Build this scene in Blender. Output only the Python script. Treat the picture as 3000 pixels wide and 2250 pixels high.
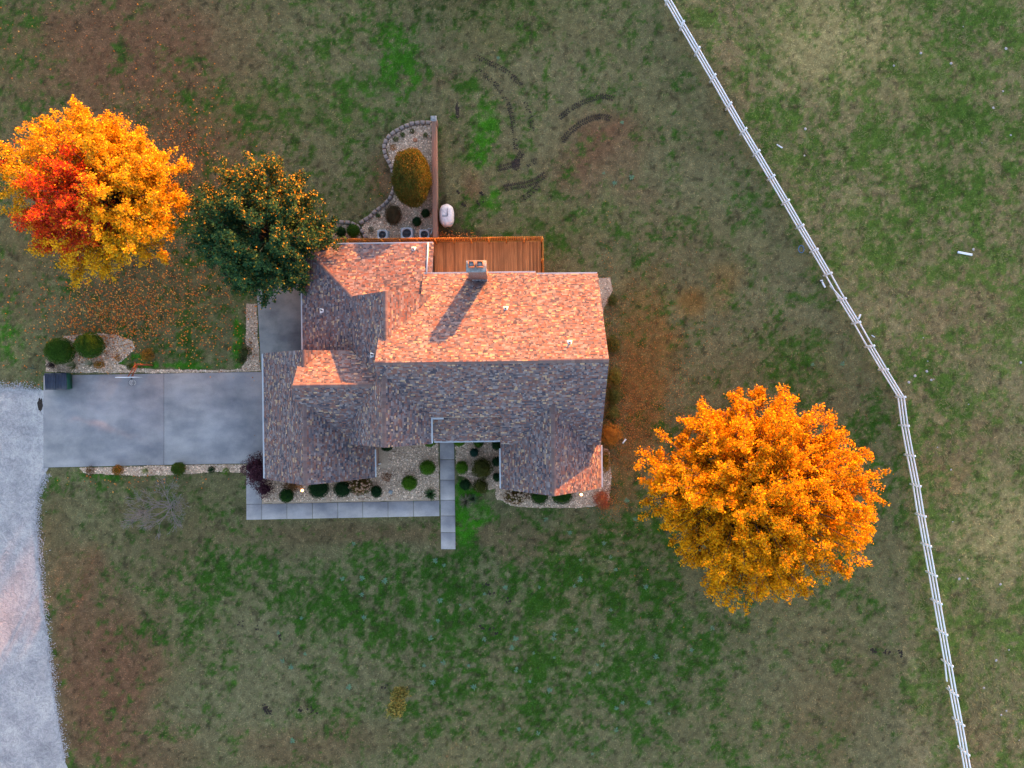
import bpy, math, random
import numpy as np
from mathutils import Vector, Matrix, noise as mnoise

# ------------------------------------------------------------------ camera / sky / sun
for o in list(bpy.data.objects):
    bpy.data.objects.remove(o)
SC = bpy.context.scene
COL = SC.collection
H = 58.3                      # flying height of the drone (m)
S0 = 0.028                    # metres of ground per photo pixel
TH = 0.0122                   # the house is turned this much in the picture
cam_d = bpy.data.cameras.new('camera')
cam = bpy.data.objects.new('camera', cam_d)
COL.objects.link(cam)
cam.location = (0, 0, H)
cam.rotation_euler = (0, 0, -TH)
cam_d.sensor_width = 36.0
cam_d.lens = 36.0 * H / (3000 * S0)
cam_d.clip_end = 5000
cam_d.clip_start = 0.5
SC.camera = cam

SUN_EL = math.radians(4.6)
SUN_AZ = math.radians(27.9)   # clockwise from +Y
w = bpy.data.worlds.new('World')
SC.world = w
w.use_nodes = True
nt = w.node_tree
bgn = nt.nodes['Background']
sky = nt.nodes.new('ShaderNodeTexSky')
sky.sky_type = 'NISHITA'
sky.sun_disc = False
sky.sun_elevation = SUN_EL
sky.sun_rotation = SUN_AZ
sky.air_density = 1.0
sky.dust_density = 1.0
sky.ozone_density = 2.5
tint = nt.nodes.new('ShaderNodeMix'); tint.data_type = 'RGBA'; tint.blend_type = 'MULTIPLY'
tint.inputs[0].default_value = 1.0; tint.inputs[7].default_value = (1.42, 0.96, 0.79, 1)   # white balance tint, warms the whole sky evenly
nt.links.new(sky.outputs['Color'], tint.inputs[6]); nt.links.new(tint.outputs[2], bgn.inputs['Color'])
bgn.inputs['Strength'].default_value = 0.15

sd = bpy.data.lights.new('sun', 'SUN')
sd.energy = 2.25
sd.angle = math.radians(0.5)
sd.color = (1.0, 0.31, 0.04)
sun = bpy.data.objects.new('sun', sd)
COL.objects.link(sun)
sv = Vector((math.cos(SUN_EL) * math.sin(SUN_AZ), math.cos(SUN_EL) * math.cos(SUN_AZ), math.sin(SUN_EL)))
sun.rotation_euler = sv.to_track_quat('Z', 'Y').to_euler()
sun.location = sv * 200

SC.view_settings.view_transform = 'Standard'
SC.view_settings.look = 'None'
SC.view_settings.gamma = 1.0
SC.view_settings.exposure = 3.6

R = random.Random(7)
NR = np.random.default_rng(11)

# ------------------------------------------------------------------ helpers
def P(px, py, z=0.0):
    """survey: photo pixel of a point at height z -> place on the site"""
    s = S0 * (H - z) / H
    u, v = px - 1500.0, 1125.0 - py
    return Vector(((u + v * TH) * s, (-u * TH + v) * s, z))

def PA(a, z=0.0):
    a = np.asarray(a, float)
    s = S0 * (H - z) / H
    u, v = a[:, 0] - 1500.0, 1125.0 - a[:, 1]
    return np.stack([(u + v * TH) * s, (-u * TH + v) * s], 1)

def tag(o, label=None, cat=None, group=None, kind=None):
    if label: o['label'] = label
    if cat: o['category'] = cat
    if group: o['group'] = group
    if kind: o['kind'] = kind
    return o

def empty(name, loc, label=None, cat=None, group=None):
    o = bpy.data.objects.new(name, None)
    o.location = loc
    o.empty_display_size = 0.3
    COL.objects.link(o)
    return tag(o, label, cat, group)

def link(o, parent=None):
    COL.objects.link(o)
    if parent:
        o.parent = parent
        o.matrix_parent_inverse = root_mat(parent).inverted()
    return o

def root_mat(p):
    m = Matrix.Translation(p.location) @ p.rotation_euler.to_matrix().to_4x4()
    # parents are world-placed (their own parent inverse cancels), so this is the world matrix
    return m

def new_mesh(name, verts, faces, mats, smooth=False, cols=None, midx=None):
    """verts (n,3); faces: list of index tuples, or int array (m,k)"""
    me = bpy.data.meshes.new(name)
    verts = np.asarray(verts, np.float32).reshape(-1, 3)
    if isinstance(faces, np.ndarray):
        k = faces.shape[1]; m = faces.shape[0]
        flat = faces.astype(np.int32).ravel()
        starts = np.arange(m, dtype=np.int32) * k
        tot = np.full(m, k, np.int32)
    else:
        flat = np.array([i for f in faces for i in f], np.int32)
        tot = np.array([len(f) for f in faces], np.int32)
        starts = np.concatenate([[0], np.cumsum(tot)[:-1]]).astype(np.int32)
        m = len(faces)
    me.vertices.add(len(verts)); me.vertices.foreach_set('co', verts.ravel())
    me.loops.add(len(flat)); me.loops.foreach_set('vertex_index', flat)
    me.polygons.add(m); me.polygons.foreach_set('loop_start', starts)
    try:
        me.polygons.foreach_set('loop_total', tot)
    except Exception:
        pass
    if midx is not None:
        me.polygons.foreach_set('material_index', np.asarray(midx, np.int32))
    if smooth:
        me.polygons.foreach_set('use_smooth', np.ones(m, bool))
    me.update(calc_edges=True)
    if cols is not None:                 # per face colours (m,3) or per vertex (n,3)
        at = me.color_attributes.new('Col', 'FLOAT_COLOR', 'CORNER')
        cols = np.asarray(cols, np.float32)
        if len(cols) == m and len(cols) != len(verts):
            lc = np.repeat(cols, tot, axis=0)
        else:
            lc = cols[flat]
        lc = np.concatenate([lc, np.ones((len(lc), 1), np.float32)], 1)
        at.data.foreach_set('color', lc.ravel())
    for mt in (mats if isinstance(mats, (list, tuple)) else [mats]):
        me.materials.append(mt)
    return me

def obj(name, me, parent=None, loc=(0, 0, 0), rot=(0, 0, 0)):
    o = bpy.data.objects.new(name, me)
    o.location = loc
    o.rotation_euler = rot
    return link(o, parent)

class MB:
    """collects plain shapes into one mesh"""
    def __init__(s): s.v = []; s.f = []; s.m = []; s.c = []
    def add(s, vs, fs, mi=0, col=None):
        b = len(s.v); s.v += [tuple(x) for x in vs]
        for f in fs:
            s.f.append(tuple(i + b for i in f)); s.m.append(mi); s.c.append(col or (1, 1, 1))
    def box(s, lo, hi, mi=0, mat=None, col=None, bev=0.0):
        x0, y0, z0 = lo; x1, y1, z1 = hi
        if bev > 0:
            b = bev
            vs = [(x0,y0,z0),(x1,y0,z0),(x1,y1,z0),(x0,y1,z0),(x0,y0,z1-b),(x1,y0,z1-b),(x1,y1,z1-b),(x0,y1,z1-b),
                  (x0+b,y0+b,z1),(x1-b,y0+b,z1),(x1-b,y1-b,z1),(x0+b,y1-b,z1)]
            fs = [(3,2,1,0),(0,1,5,4),(1,2,6,5),(2,3,7,6),(3,0,4,7),(4,5,9,8),(5,6,10,9),(6,7,11,10),(7,4,8,11),(8,9,10,11)]
        else:
            vs = [(x0,y0,z0),(x1,y0,z0),(x1,y1,z0),(x0,y1,z0),(x0,y0,z1),(x1,y0,z1),(x1,y1,z1),(x0,y1,z1)]
            fs = [(3,2,1,0),(0,1,5,4),(1,2,6,5),(2,3,7,6),(3,0,4,7),(4,5,6,7)]
        if mat is not None: vs = [mat @ Vector(v) for v in vs]
        s.add(vs, fs, mi, col)
    def tube(s, a, b, r0, r1=None, n=8, mi=0, cap=True, col=None):
        a = Vector(a); b = Vector(b); r1 = r0 if r1 is None else r1
        d = (b - a)
        if d.length < 1e-6: return
        d.normalize()
        t = d.orthogonal().normalized(); u = d.cross(t)
        vs = []
        for c, r in ((a, r0), (b, r1)):
            for k in range(n):
                g = 2 * math.pi * k / n
                vs.append(c + t * (r * math.cos(g)) + u * (r * math.sin(g)))
        fs = [(k, (k + 1) % n, n + (k + 1) % n, n + k) for k in range(n)]
        if cap: fs += [tuple(range(n - 1, -1, -1)), tuple(range(n, 2 * n))]
        s.add(vs, fs, mi, col)
    def lathe(s, prof, c, n=16, mi=0, col=None):
        c = Vector(c); vs = []; fs = []
        for r, z in prof:
            for k in range(n):
                g = 2 * math.pi * k / n
                vs.append(c + Vector((r * math.cos(g), r * math.sin(g), z)))
        for i in range(len(prof) - 1):
            for k in range(n):
                fs.append((i*n+k, i*n+(k+1) % n, (i+1)*n+(k+1) % n, (i+1)*n+k))
        s.add(vs, fs, mi, col)
    def mesh(s, name, mats, smooth=False, cols=False):
        return new_mesh(name, s.v, s.f, mats, smooth, s.c if cols else None, s.m)
    def obj(s, name, mats, parent=None, smooth=False, cols=False):
        return obj(name, s.mesh(name, mats, smooth, cols), parent)

# --- value noise on arrays
def _hash(ix, iy, seed):
    h = (ix.astype(np.int64) * 374761393 + iy.astype(np.int64) * 668265263 + seed * 974634777) & 0x7fffffff
    h = ((h ^ (h >> 13)) * 1274126177) & 0x7fffffff
    return ((h ^ (h >> 16)) & 0xffff) / 65535.0
def vnoise(x, y, seed=0):
    ix = np.floor(x); iy = np.floor(y); fx = x - ix; fy = y - iy
    fx = fx*fx*(3-2*fx); fy = fy*fy*(3-2*fy)
    a = _hash(ix, iy, seed); b = _hash(ix+1, iy, seed); c = _hash(ix, iy+1, seed); d = _hash(ix+1, iy+1, seed)
    return a + (b-a)*fx + (c-a)*fy + (a-b-c+d)*fx*fy
def fbm(x, y, seed=0, oct=4):
    t = 0; a = 0.5; n = 0
    for o in range(oct):
        t = t + a * vnoise(x, y, seed + o * 17); n += a
        x = x * 2.03 + 11.3; y = y * 2.03 - 7.7; a *= 0.55
    return t / n
def inpoly(x, y, poly):
    x = np.asarray(x); y = np.asarray(y); c = np.zeros(x.shape, bool)
    n = len(poly); j = n - 1
    for i in range(n):
        xi, yi = poly[i][0], poly[i][1]; xj, yj = poly[j][0], poly[j][1]
        if yi != yj:
            c ^= ((yi > y) != (yj > y)) & (x < (xj - xi) * (y - yi) / (yj - yi) + xi)
        j = i
    return c

# ------------------------------------------------------------------ materials
def nodes(name):
    m = bpy.data.materials.new(name); m.use_nodes = True
    t = m.node_tree
    return m, t, t.nodes['Principled BSDF']
def N(t, typ, **k):
    n = t.nodes.new(typ)
    for a, b in k.items(): setattr(n, a, b)
    return n
def tex_noise(t, scale, detail=4, rough=0.55):
    tc = N(t, 'ShaderNodeTexCoord')
    n = N(t, 'ShaderNodeTexNoise')
    n.inputs['Scale'].default_value = scale; n.inputs['Detail'].default_value = detail
    n.inputs['Roughness'].default_value = rough
    t.links.new(tc.outputs['Object'], n.inputs['Vector'])
    return n
def ramp(t, src, stops):
    r = N(t, 'ShaderNodeValToRGB')
    e = r.color_ramp.elements
    while len(e) < len(stops): e.new(0.5)
    for el, (p, c) in zip(e, stops):
        el.position = p; el.color = (c[0], c[1], c[2], 1)
    t.links.new(src, r.inputs['Fac'])
    return r
def mul(t, a, b, fac=1.0):
    m = N(t, 'ShaderNodeMix', data_type='RGBA', blend_type='MULTIPLY')
    m.inputs[0].default_value = fac
    t.links.new(a, m.inputs[6]); t.links.new(b, m.inputs[7])
    return m.outputs[2]
def bump(t, bs, src, strength, dist):
    b = N(t, 'ShaderNodeBump')
    b.inputs['Strength'].default_value = strength; b.inputs['Distance'].default_value = dist
    t.links.new(src, b.inputs['Height']); t.links.new(b.outputs['Normal'], bs.inputs['Normal'])

def plain(name, col, rough=0.7, var=0.25, scale=6.0, bmp=0.0, metal=0.0, spec=0.3):
    m, t, bs = nodes(name)
    n = tex_noise(t, scale, 5)
    r = ramp(t, n.outputs['Fac'], [(0.25, [c * (1 - var) for c in col]), (0.75, [min(1, c * (1 + var)) for c in col])])
    t.links.new(r.outputs['Color'], bs.inputs['Base Color'])
    bs.inputs['Roughness'].default_value = rough; bs.inputs['Metallic'].default_value = metal
    bs.inputs['Specular IOR Level'].default_value = spec
    if bmp: bump(t, bs, n.outputs['Fac'], bmp, 0.02)
    return m

def vcol(name, rough=0.9, scale=30.0, var=0.3, bmp=0.0, spec=0.2):
    m, t, bs = nodes(name)
    a = N(t, 'ShaderNodeAttribute', attribute_name='Col')
    n = tex_noise(t, scale, 4)
    r = ramp(t, n.outputs['Fac'], [(0.25, [1 - var] * 3), (0.75, [1 + var] * 3)])
    t.links.new(mul(t, a.outputs['Color'], r.outputs['Color']), bs.inputs['Base Color'])
    bs.inputs['Roughness'].default_value = rough
    bs.inputs['Specular IOR Level'].default_value = spec
    if bmp: bump(t, bs, n.outputs['Fac'], bmp, 0.02)
    return m

def leafmat(name, trans=0.35):
    m = bpy.data.materials.new(name); m.use_nodes = True
    t = m.node_tree; t.nodes.clear()
    out = N(t, 'ShaderNodeOutputMaterial'); mx = N(t, 'ShaderNodeMixShader')
    d = N(t, 'ShaderNodeBsdfDiffuse'); tr = N(t, 'ShaderNodeBsdfTranslucent')
    a = N(t, 'ShaderNodeAttribute', attribute_name='Col')
    t.links.new(a.outputs['Color'], d.inputs['Color']); t.links.new(a.outputs['Color'], tr.inputs['Color'])
    mx.inputs['Fac'].default_value = trans
    t.links.new(d.outputs[0], mx.inputs[1]); t.links.new(tr.outputs[0], mx.inputs[2])
    t.links.new(mx.outputs[0], out.inputs['Surface'])
    return m

def brickmat(name, c1, c2, mortar, sx=1.0):
    m, t, bs = nodes(name)
    tc = N(t, 'ShaderNodeTexCoord')
    geo = N(t, 'ShaderNodeNewGeometry')
    sep = N(t, 'ShaderNodeSeparateXYZ'); t.links.new(tc.outputs['Object'], sep.inputs[0])
    ad = N(t, 'ShaderNodeMath', operation='ADD'); t.links.new(sep.outputs['X'], ad.inputs[0]); t.links.new(sep.outputs['Y'], ad.inputs[1])
    cmb = N(t, 'ShaderNodeCombineXYZ'); t.links.new(ad.outputs[0], cmb.inputs['X']); t.links.new(sep.outputs['Z'], cmb.inputs['Y'])
    b = N(t, 'ShaderNodeTexBrick')
    b.inputs['Scale'].default_value = 1.0
    b.inputs['Brick Width'].default_value = 0.21; b.inputs['Row Height'].default_value = 0.075
    b.inputs['Mortar Size'].default_value = 0.008
    b.inputs['Color1'].default_value = (*c1, 1); b.inputs['Color2'].default_value = (*c2, 1); b.inputs['Mortar'].default_value = (*mortar, 1)
    t.links.new(cmb.outputs[0], b.inputs['Vector'])
    n = tex_noise(t, 9, 5)
    r = ramp(t, n.outputs['Fac'], [(0.2, (.65,) * 3), (0.8, (1.3,) * 3)])
    t.links.new(mul(t, b.outputs['Color'], r.outputs['Color']), bs.inputs['Base Color'])
    bs.inputs['Roughness'].default_value = 0.9
    bump(t, bs, b.outputs['Fac'], -0.4, 0.01)
    return m

def concretemat(name, base, stain, scale=0.35):
    m, t, bs = nodes(name)
    n1 = tex_noise(t, scale, 6, 0.6); n2 = tex_noise(t, 14, 6, 0.7)
    mp = N(t, 'ShaderNodeMapping'); tc = N(t, 'ShaderNodeTexCoord')
    t.links.new(tc.outputs['Object'], mp.inputs[0]); mp.inputs['Scale'].default_value = (0.38, 0.8, 1)
    n3 = N(t, 'ShaderNodeTexNoise'); n3.inputs['Scale'].default_value = 1.4; n3.inputs['Detail'].default_value = 5
    t.links.new(mp.outputs[0], n3.inputs['Vector'])
    r1 = ramp(t, n1.outputs['Fac'], [(0.3, stain), (0.52, base), (0.75, [c * 1.22 for c in base])])
    r2 = ramp(t, n2.outputs['Fac'], [(0.25, (.86,) * 3), (0.75, (1.12,) * 3)])
    r3 = ramp(t, n3.outputs['Fac'], [(0.35, (.82, .83, .86)), (0.65, (1.12, 1.1, 1.06))])
    t.links.new(mul(t, mul(t, r1.outputs['Color'], r2.outputs['Color']), r3.outputs['Color']), bs.inputs['Base Color'])
    bs.inputs['Roughness'].default_value = 0.85
    bump(t, bs, n2.outputs['Fac'], 0.15, 0.01)
    return m

def woodmat(name, c, along='Y', rough=0.7):
    m, t, bs = nodes(name)
    tc = N(t, 'ShaderNodeTexCoord'); oi = N(t, 'ShaderNodeObjectInfo')
    mp = N(t, 'ShaderNodeMapping'); t.links.new(tc.outputs['Object'], mp.inputs[0])
    mp.inputs['Scale'].default_value = {'Y': (16, .8, 16), 'X': (.8, 16, 16), 'Z': (16, 16, .8)}[along]
    ad = N(t, 'ShaderNodeVectorMath', operation='ADD'); t.links.new(mp.outputs[0], ad.inputs[0])
    cb = N(t, 'ShaderNodeCombineXYZ'); t.links.new(oi.outputs['Random'], cb.inputs[2])
    sc = N(t, 'ShaderNodeVectorMath', operation='SCALE'); sc.inputs['Scale'].default_value = 60
    t.links.new(cb.outputs[0], sc.inputs[0]); t.links.new(sc.outputs[0], ad.inputs[1])
    n = N(t, 'ShaderNodeTexNoise'); n.inputs['Scale'].default_value = 1.0; n.inputs['Detail'].default_value = 5
    t.links.new(ad.outputs[0], n.inputs['Vector'])
    r = ramp(t, n.outputs['Fac'], [(0.25, [x * .62 for x in c]), (0.55, c), (0.8, [min(1, x * 1.35) for x in c])])
    rr = ramp(t, oi.outputs['Random'], [(0, (.62, .62, .64)), (1, (1.25, 1.25, 1.22))])
    t.links.new(mul(t, r.outputs['Color'], rr.outputs['Color']), bs.inputs['Base Color'])
    bs.inputs['Roughness'].default_value = rough
    bs.inputs['Specular IOR Level'].default_value = 0.25
    bump(t, bs, n.outputs['Fac'], 0.2, 0.01)
    return m

M = {}
M['lawn'] = None
M['grass'] = vcol('grass_blades', 0.9, 3.0, 0.1)
M['leaf'] = leafmat('tree_leaves', 0.20)
M['shrub'] = leafmat('shrub_leaves', 0.25)
M['bark'] = plain('bark', (.07, .052, .04), .95, .4, 12, .6)
M['twig'] = plain('bare_twigs', (.20, .175, .165), .95, .3, 10)
M['shingle'] = vcol('asphalt_shingle', .95, 40, .28, .3)
M['deckroof'] = plain('roof_deck_edge', (.30, .27, .24), .8)
M['gutter'] = plain('white_painted_metal', (.62, .64, .66), .45, .08, 3)
M['brick'] = brickmat('house_brick', (.26, .12, .075), (.18, .085, .06), (.33, .30, .27))
M['gbrick'] = plain('garden_brick', (.20, .115, .085), .92, .35, 14, .4)
M['gface'] = brickmat('garden_wall_brick', (.30, .13, .075), (.23, .10, .06), (.33, .29, .25))
M['concrete'] = concretemat('driveway_concrete', (.235, .225, .232), (.145, .145, .158))
M['dark_concrete'] = concretemat('side_pad_concrete', (.17, .165, .165), (.10, .10, .105), .6)
M['walk'] = concretemat('walk_concrete', (.275, .255, .255), (.19, .18, .19), .6)
M['joint'] = plain('joint_soil', (.06, .052, .045), .95)
M['block'] = plain('retaining_block', (.20, .165, .15), .92, .3, 8, .5)
M['cap'] = plain('chimney_cement', (.20, .215, .22), .9, .5, 5, .4)
M['flue'] = plain('clay_flue', (.33, .14, .075), .85, .3, 8)
M['soot'] = plain('soot', (.02, .02, .02), .95)
M['deck'] = woodmat('stained_deck_boards', (.50, .235, .085), 'Y')
M['picket'] = woodmat('stained_pickets', (.70, .30, .055), 'Z')
M['rail'] = woodmat('stained_rails', (.58, .24, .05), 'X')
M['vinyl'] = plain('white_vinyl', (.64, .67, .72), .4, .06, 2)
M['blue'] = plain('blue_plastic', (.03, .16, .40), .5)
M['white'] = plain('white_plastic', (.68, .69, .70), .45, .08, 3)
M['pipe'] = plain('grey_pipe', (.05, .05, .06), .6)
M['acbox'] = plain('ac_case', (.30, .33, .36), .5, .12, 4)
M['acdark'] = plain('ac_dark', (.035, .038, .045), .6)
M['binlid'] = plain('bin_lid_plastic', (.018, .026, .05), .45, .2, 4)
M['bingreen'] = plain('bin_green_steel', (.012, .07, .045), .5, .2, 4)
M['rust'] = plain('rusty_pole', (.20, .06, .025), .7, .35, 8)
M['rim'] = plain('dark_steel', (.03, .035, .05), .5)
M['glass'] = plain('window_glass', (.02, .025, .03), .08, .1, 2, 0, 0, .8)
M['door'] = plain('door_paint', (.10, .04, .03), .5)
M['garage'] = plain('garage_door_paint', (.52, .50, .47), .5)
M['foil'] = plain('plastic_wrap', (.52, .50, .50), .35, .18, 5, .5)
M['foild'] = plain('plastic_wrap_seam', (.16, .17, .20), .4)
M['stone'] = vcol('bed_stone', .92, 25, .25)
M['bed'] = plain('bed_soil_and_chips', (.40, .29, .20), .95, .45, 18, .5)
M['soil'] = plain('churned_soil', (.026, .019, .015), .98, .5, 12, .6)
M['fieldstone'] = plain('field_stone', (.34, .31, .30), .9, .3, 6, .3)
M['lampbody'] = plain('lamp_metal', (.03, .03, .03), .5)
def emis(name, c, s):
    m, t, bs = nodes(name)
    bs.inputs['Emission Color'].default_value = (*c, 1); bs.inputs['Emission Strength'].default_value = s
    bs.inputs['Base Color'].default_value = (.8, .7, .5, 1)
    return m
M['lamp'] = emis('lamp_lens', (1, .42, .10), 1.6)

# gravel road
def roadmat():
    m, t, bs = nodes('pale_gravel')
    n1 = tex_noise(t, .45, 6, .6); n2 = tex_noise(t, 9, 6, .75)
    r1 = ramp(t, n1.outputs['Fac'], [(.3, (.25, .245, .255)), (.5, (.36, .345, .35)), (.72, (.46, .435, .42))])
    r2 = ramp(t, n2.outputs['Fac'], [(.25, (.62,) * 3), (.75, (1.25,) * 3)])
    w_ = N(t, 'ShaderNodeTexNoise'); w_.inputs['Scale'].default_value = 2.2; w_.inputs['Detail'].default_value = 7; w_.inputs['Distortion'].default_value = 1.6
    tc = N(t, 'ShaderNodeTexCoord'); t.links.new(tc.outputs['Object'], w_.inputs['Vector'])
    r3 = ramp(t, w_.outputs['Fac'], [(.36, (.80, .80, .82)), (.5, (1.0,) * 3), (.62, (1.14, 1.13, 1.1))])
    t.links.new(mul(t, mul(t, r1.outputs['Color'], r2.outputs['Color']), r3.outputs['Color']), bs.inputs['Base Color'])
    bs.inputs['Roughness'].default_value = .95
    ad = N(t, 'ShaderNodeMath', operation='ADD'); t.links.new(n2.outputs['Fac'], ad.inputs[0]); t.links.new(w_.outputs['Fac'], ad.inputs[1])
    bump(t, bs, ad.outputs[0], 1.0, .12)
    return m
M['road'] = roadmat()

def lawnmat():
    m, t, bs = nodes('lawn')
    a = N(t, 'ShaderNodeAttribute', attribute_name='Col')
    n1 = tex_noise(t, 1.6, 6, .65); n2 = tex_noise(t, 11, 6, .75)
    r1 = ramp(t, n1.outputs['Fac'], [(.25, (.84, .86, .84)), (.75, (1.16, 1.14, 1.14))])
    r2 = ramp(t, n2.outputs['Fac'], [(.28, (.55, .58, .55)), (.72, (1.45, 1.42, 1.4))])
    t.links.new(mul(t, mul(t, a.outputs['Color'], r1.outputs['Color']), r2.outputs['Color']), bs.inputs['Base Color'])
    bs.inputs['Roughness'].default_value = 1.0; bs.inputs['Specular IOR Level'].default_value = .05
    bump(t, bs, n2.outputs['Fac'], .6, .06)
    return m
M['lawn'] = lawnmat()

# ------------------------------------------------------------------ outlines on the ground
drive_poly = [P(*p) for p in [(128, 1100), (481, 1094), (830, 1088), (830, 1356), (481, 1362), (128, 1370)]]
pad_poly = [P(*p) for p in [(752, 832), (905, 832), (905, 1089), (766, 1091)]]
road_px = [(-900, 1100), (-60, 1132), (0, 1137), (40, 1136), (80, 1140), (140, 1144), (140, 1190), (140, 1250), (140, 1330), (140, 1372),
           (137, 1382), (122, 1412), (110, 1450), (107, 1500), (109, 1560), (114, 1620), (121, 1700), (130, 1790), (141, 1880),
           (150, 1960), (160, 2040), (174, 2130), (190, 2220), (215, 2330), (330, 2700), (-900, 2900)]
def fuzz(px, amp, seed):
    out = []
    n = len(px)
    for i in range(n):
        a = px[i]; b = px[(i + 1) % n]
        L = math.hypot(b[0] - a[0], b[1] - a[1])
        k = max(1, int(L / 14)) if L < 700 else 1
        for j in range(k):
            t_ = j / k
            x = a[0] + (b[0] - a[0]) * t_; y = a[1] + (b[1] - a[1]) * t_
            q = mnoise.noise(Vector((x * .05, y * .05, seed))) * amp + mnoise.noise(Vector((x * .15, y * .15, seed + 5))) * amp * .5
            nx, ny = -(b[1] - a[1]) / (L + 1e-6), (b[0] - a[0]) / (L + 1e-6)
            out.append((x + nx * q, y + ny * q))
    return out
road_poly = [P(*p) for p in fuzz(road_px, 6, 3)]

bed_px = {
    'front_left': [(767, 1476), (766, 1360), (775, 1330), (1000, 1285), (1100, 1285), (1284, 1285), (1287, 1466), (1050, 1470)],
    'front_right': [(1334, 1285), (1475, 1285), (1475, 1420), (1440, 1432), (1398, 1440), (1372, 1402), (1345, 1392), (1336, 1370)],
    'south_east': [(1452, 1418), (1765, 1410), (1757, 1305), (1786, 1318), (1791, 1400), (1784, 1465), (1740, 1484), (1640, 1488), (1560, 1488), (1500, 1482), (1455, 1462)],
    'east_side': [(1740, 815), (1788, 812), (1795, 850), (1780, 885), (1768, 900), (1762, 960), (1755, 1040), (1755, 1150), (1755, 1230), (1760, 1316), (1740, 1312), (1690, 1100), (1690, 830)],
    'drive_north': [(133, 1090), (136, 1055), (150, 1012), (190, 985), (240, 978), (300, 976), (345, 980), (385, 1000), (398, 1022), (370, 1045), (345, 1066), (400, 1080), (520, 1083), (640, 1085), (706, 1080), (724, 1050), (720, 985), (722, 890), (752, 890), (756, 1000), (763, 1088), (480, 1093)],
    'drive_south': [(232, 1370), (480, 1364), (720, 1360), (720, 1386), (640, 1382), (500, 1392), (400, 1394), (300, 1390), (245, 1386)],
    'north': [(1264, 362), (1215, 366), (1175, 378), (1145, 400), (1132, 430), (1140, 468), (1155, 505), (1158, 560), (1140, 590), (1105, 618), (1075, 642), (1060, 668), (1085, 712), (1275, 712), (1268, 520)],
    'north_west': [(975, 656), (1010, 656), (1042, 664), (1062, 700), (1070, 716), (970, 716)],
}
bed_polys = {k: [P(*p) for p in fuzz(v, 3, i * 3.1)] for i, (k, v) in enumerate(bed_px.items())}
walk_polys = [[P(*p) for p in [(722, 1360), (767, 1360), (767, 1470), (1286, 1462), (1286, 1285), (1333, 1285), (1336, 1609), (1288, 1609), (1288, 1512), (722, 1523)]]]
house_poly = [(-15.9, 10.6), (-6, 10.6), (-6, 8), (6.3, 8), (6.3, -7.8), (-.8, -7.8), (-.8, -4.2), (-10, -4.2), (-10.3, -6.8), (-18.8, -6.8), (-18.8, 2.4), (-15.9, 2.4)]
deck_poly = [(-14.6, 11.7), (2.65, 11.7), (2.65, 7.5), (-14.6, 7.5)]
hard = [drive_poly, pad_poly, road_poly, house_poly, deck_poly] + walk_polys
soft = list(bed_polys.values())

# ------------------------------------------------------------------ ground sheet
inner_x = np.arange(-46, 46.01, 0.16); inner_y = np.arange(-35, 35.01, 0.16)
outer = np.array([60, 80, 110, 160, 260, 500, 1000, 2500.])
gx = np.concatenate([-outer[::-1], inner_x, outer]); gy = np.concatenate([-outer[::-1], inner_y, outer])
GX, GY = np.meshgrid(gx, gy)

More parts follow.
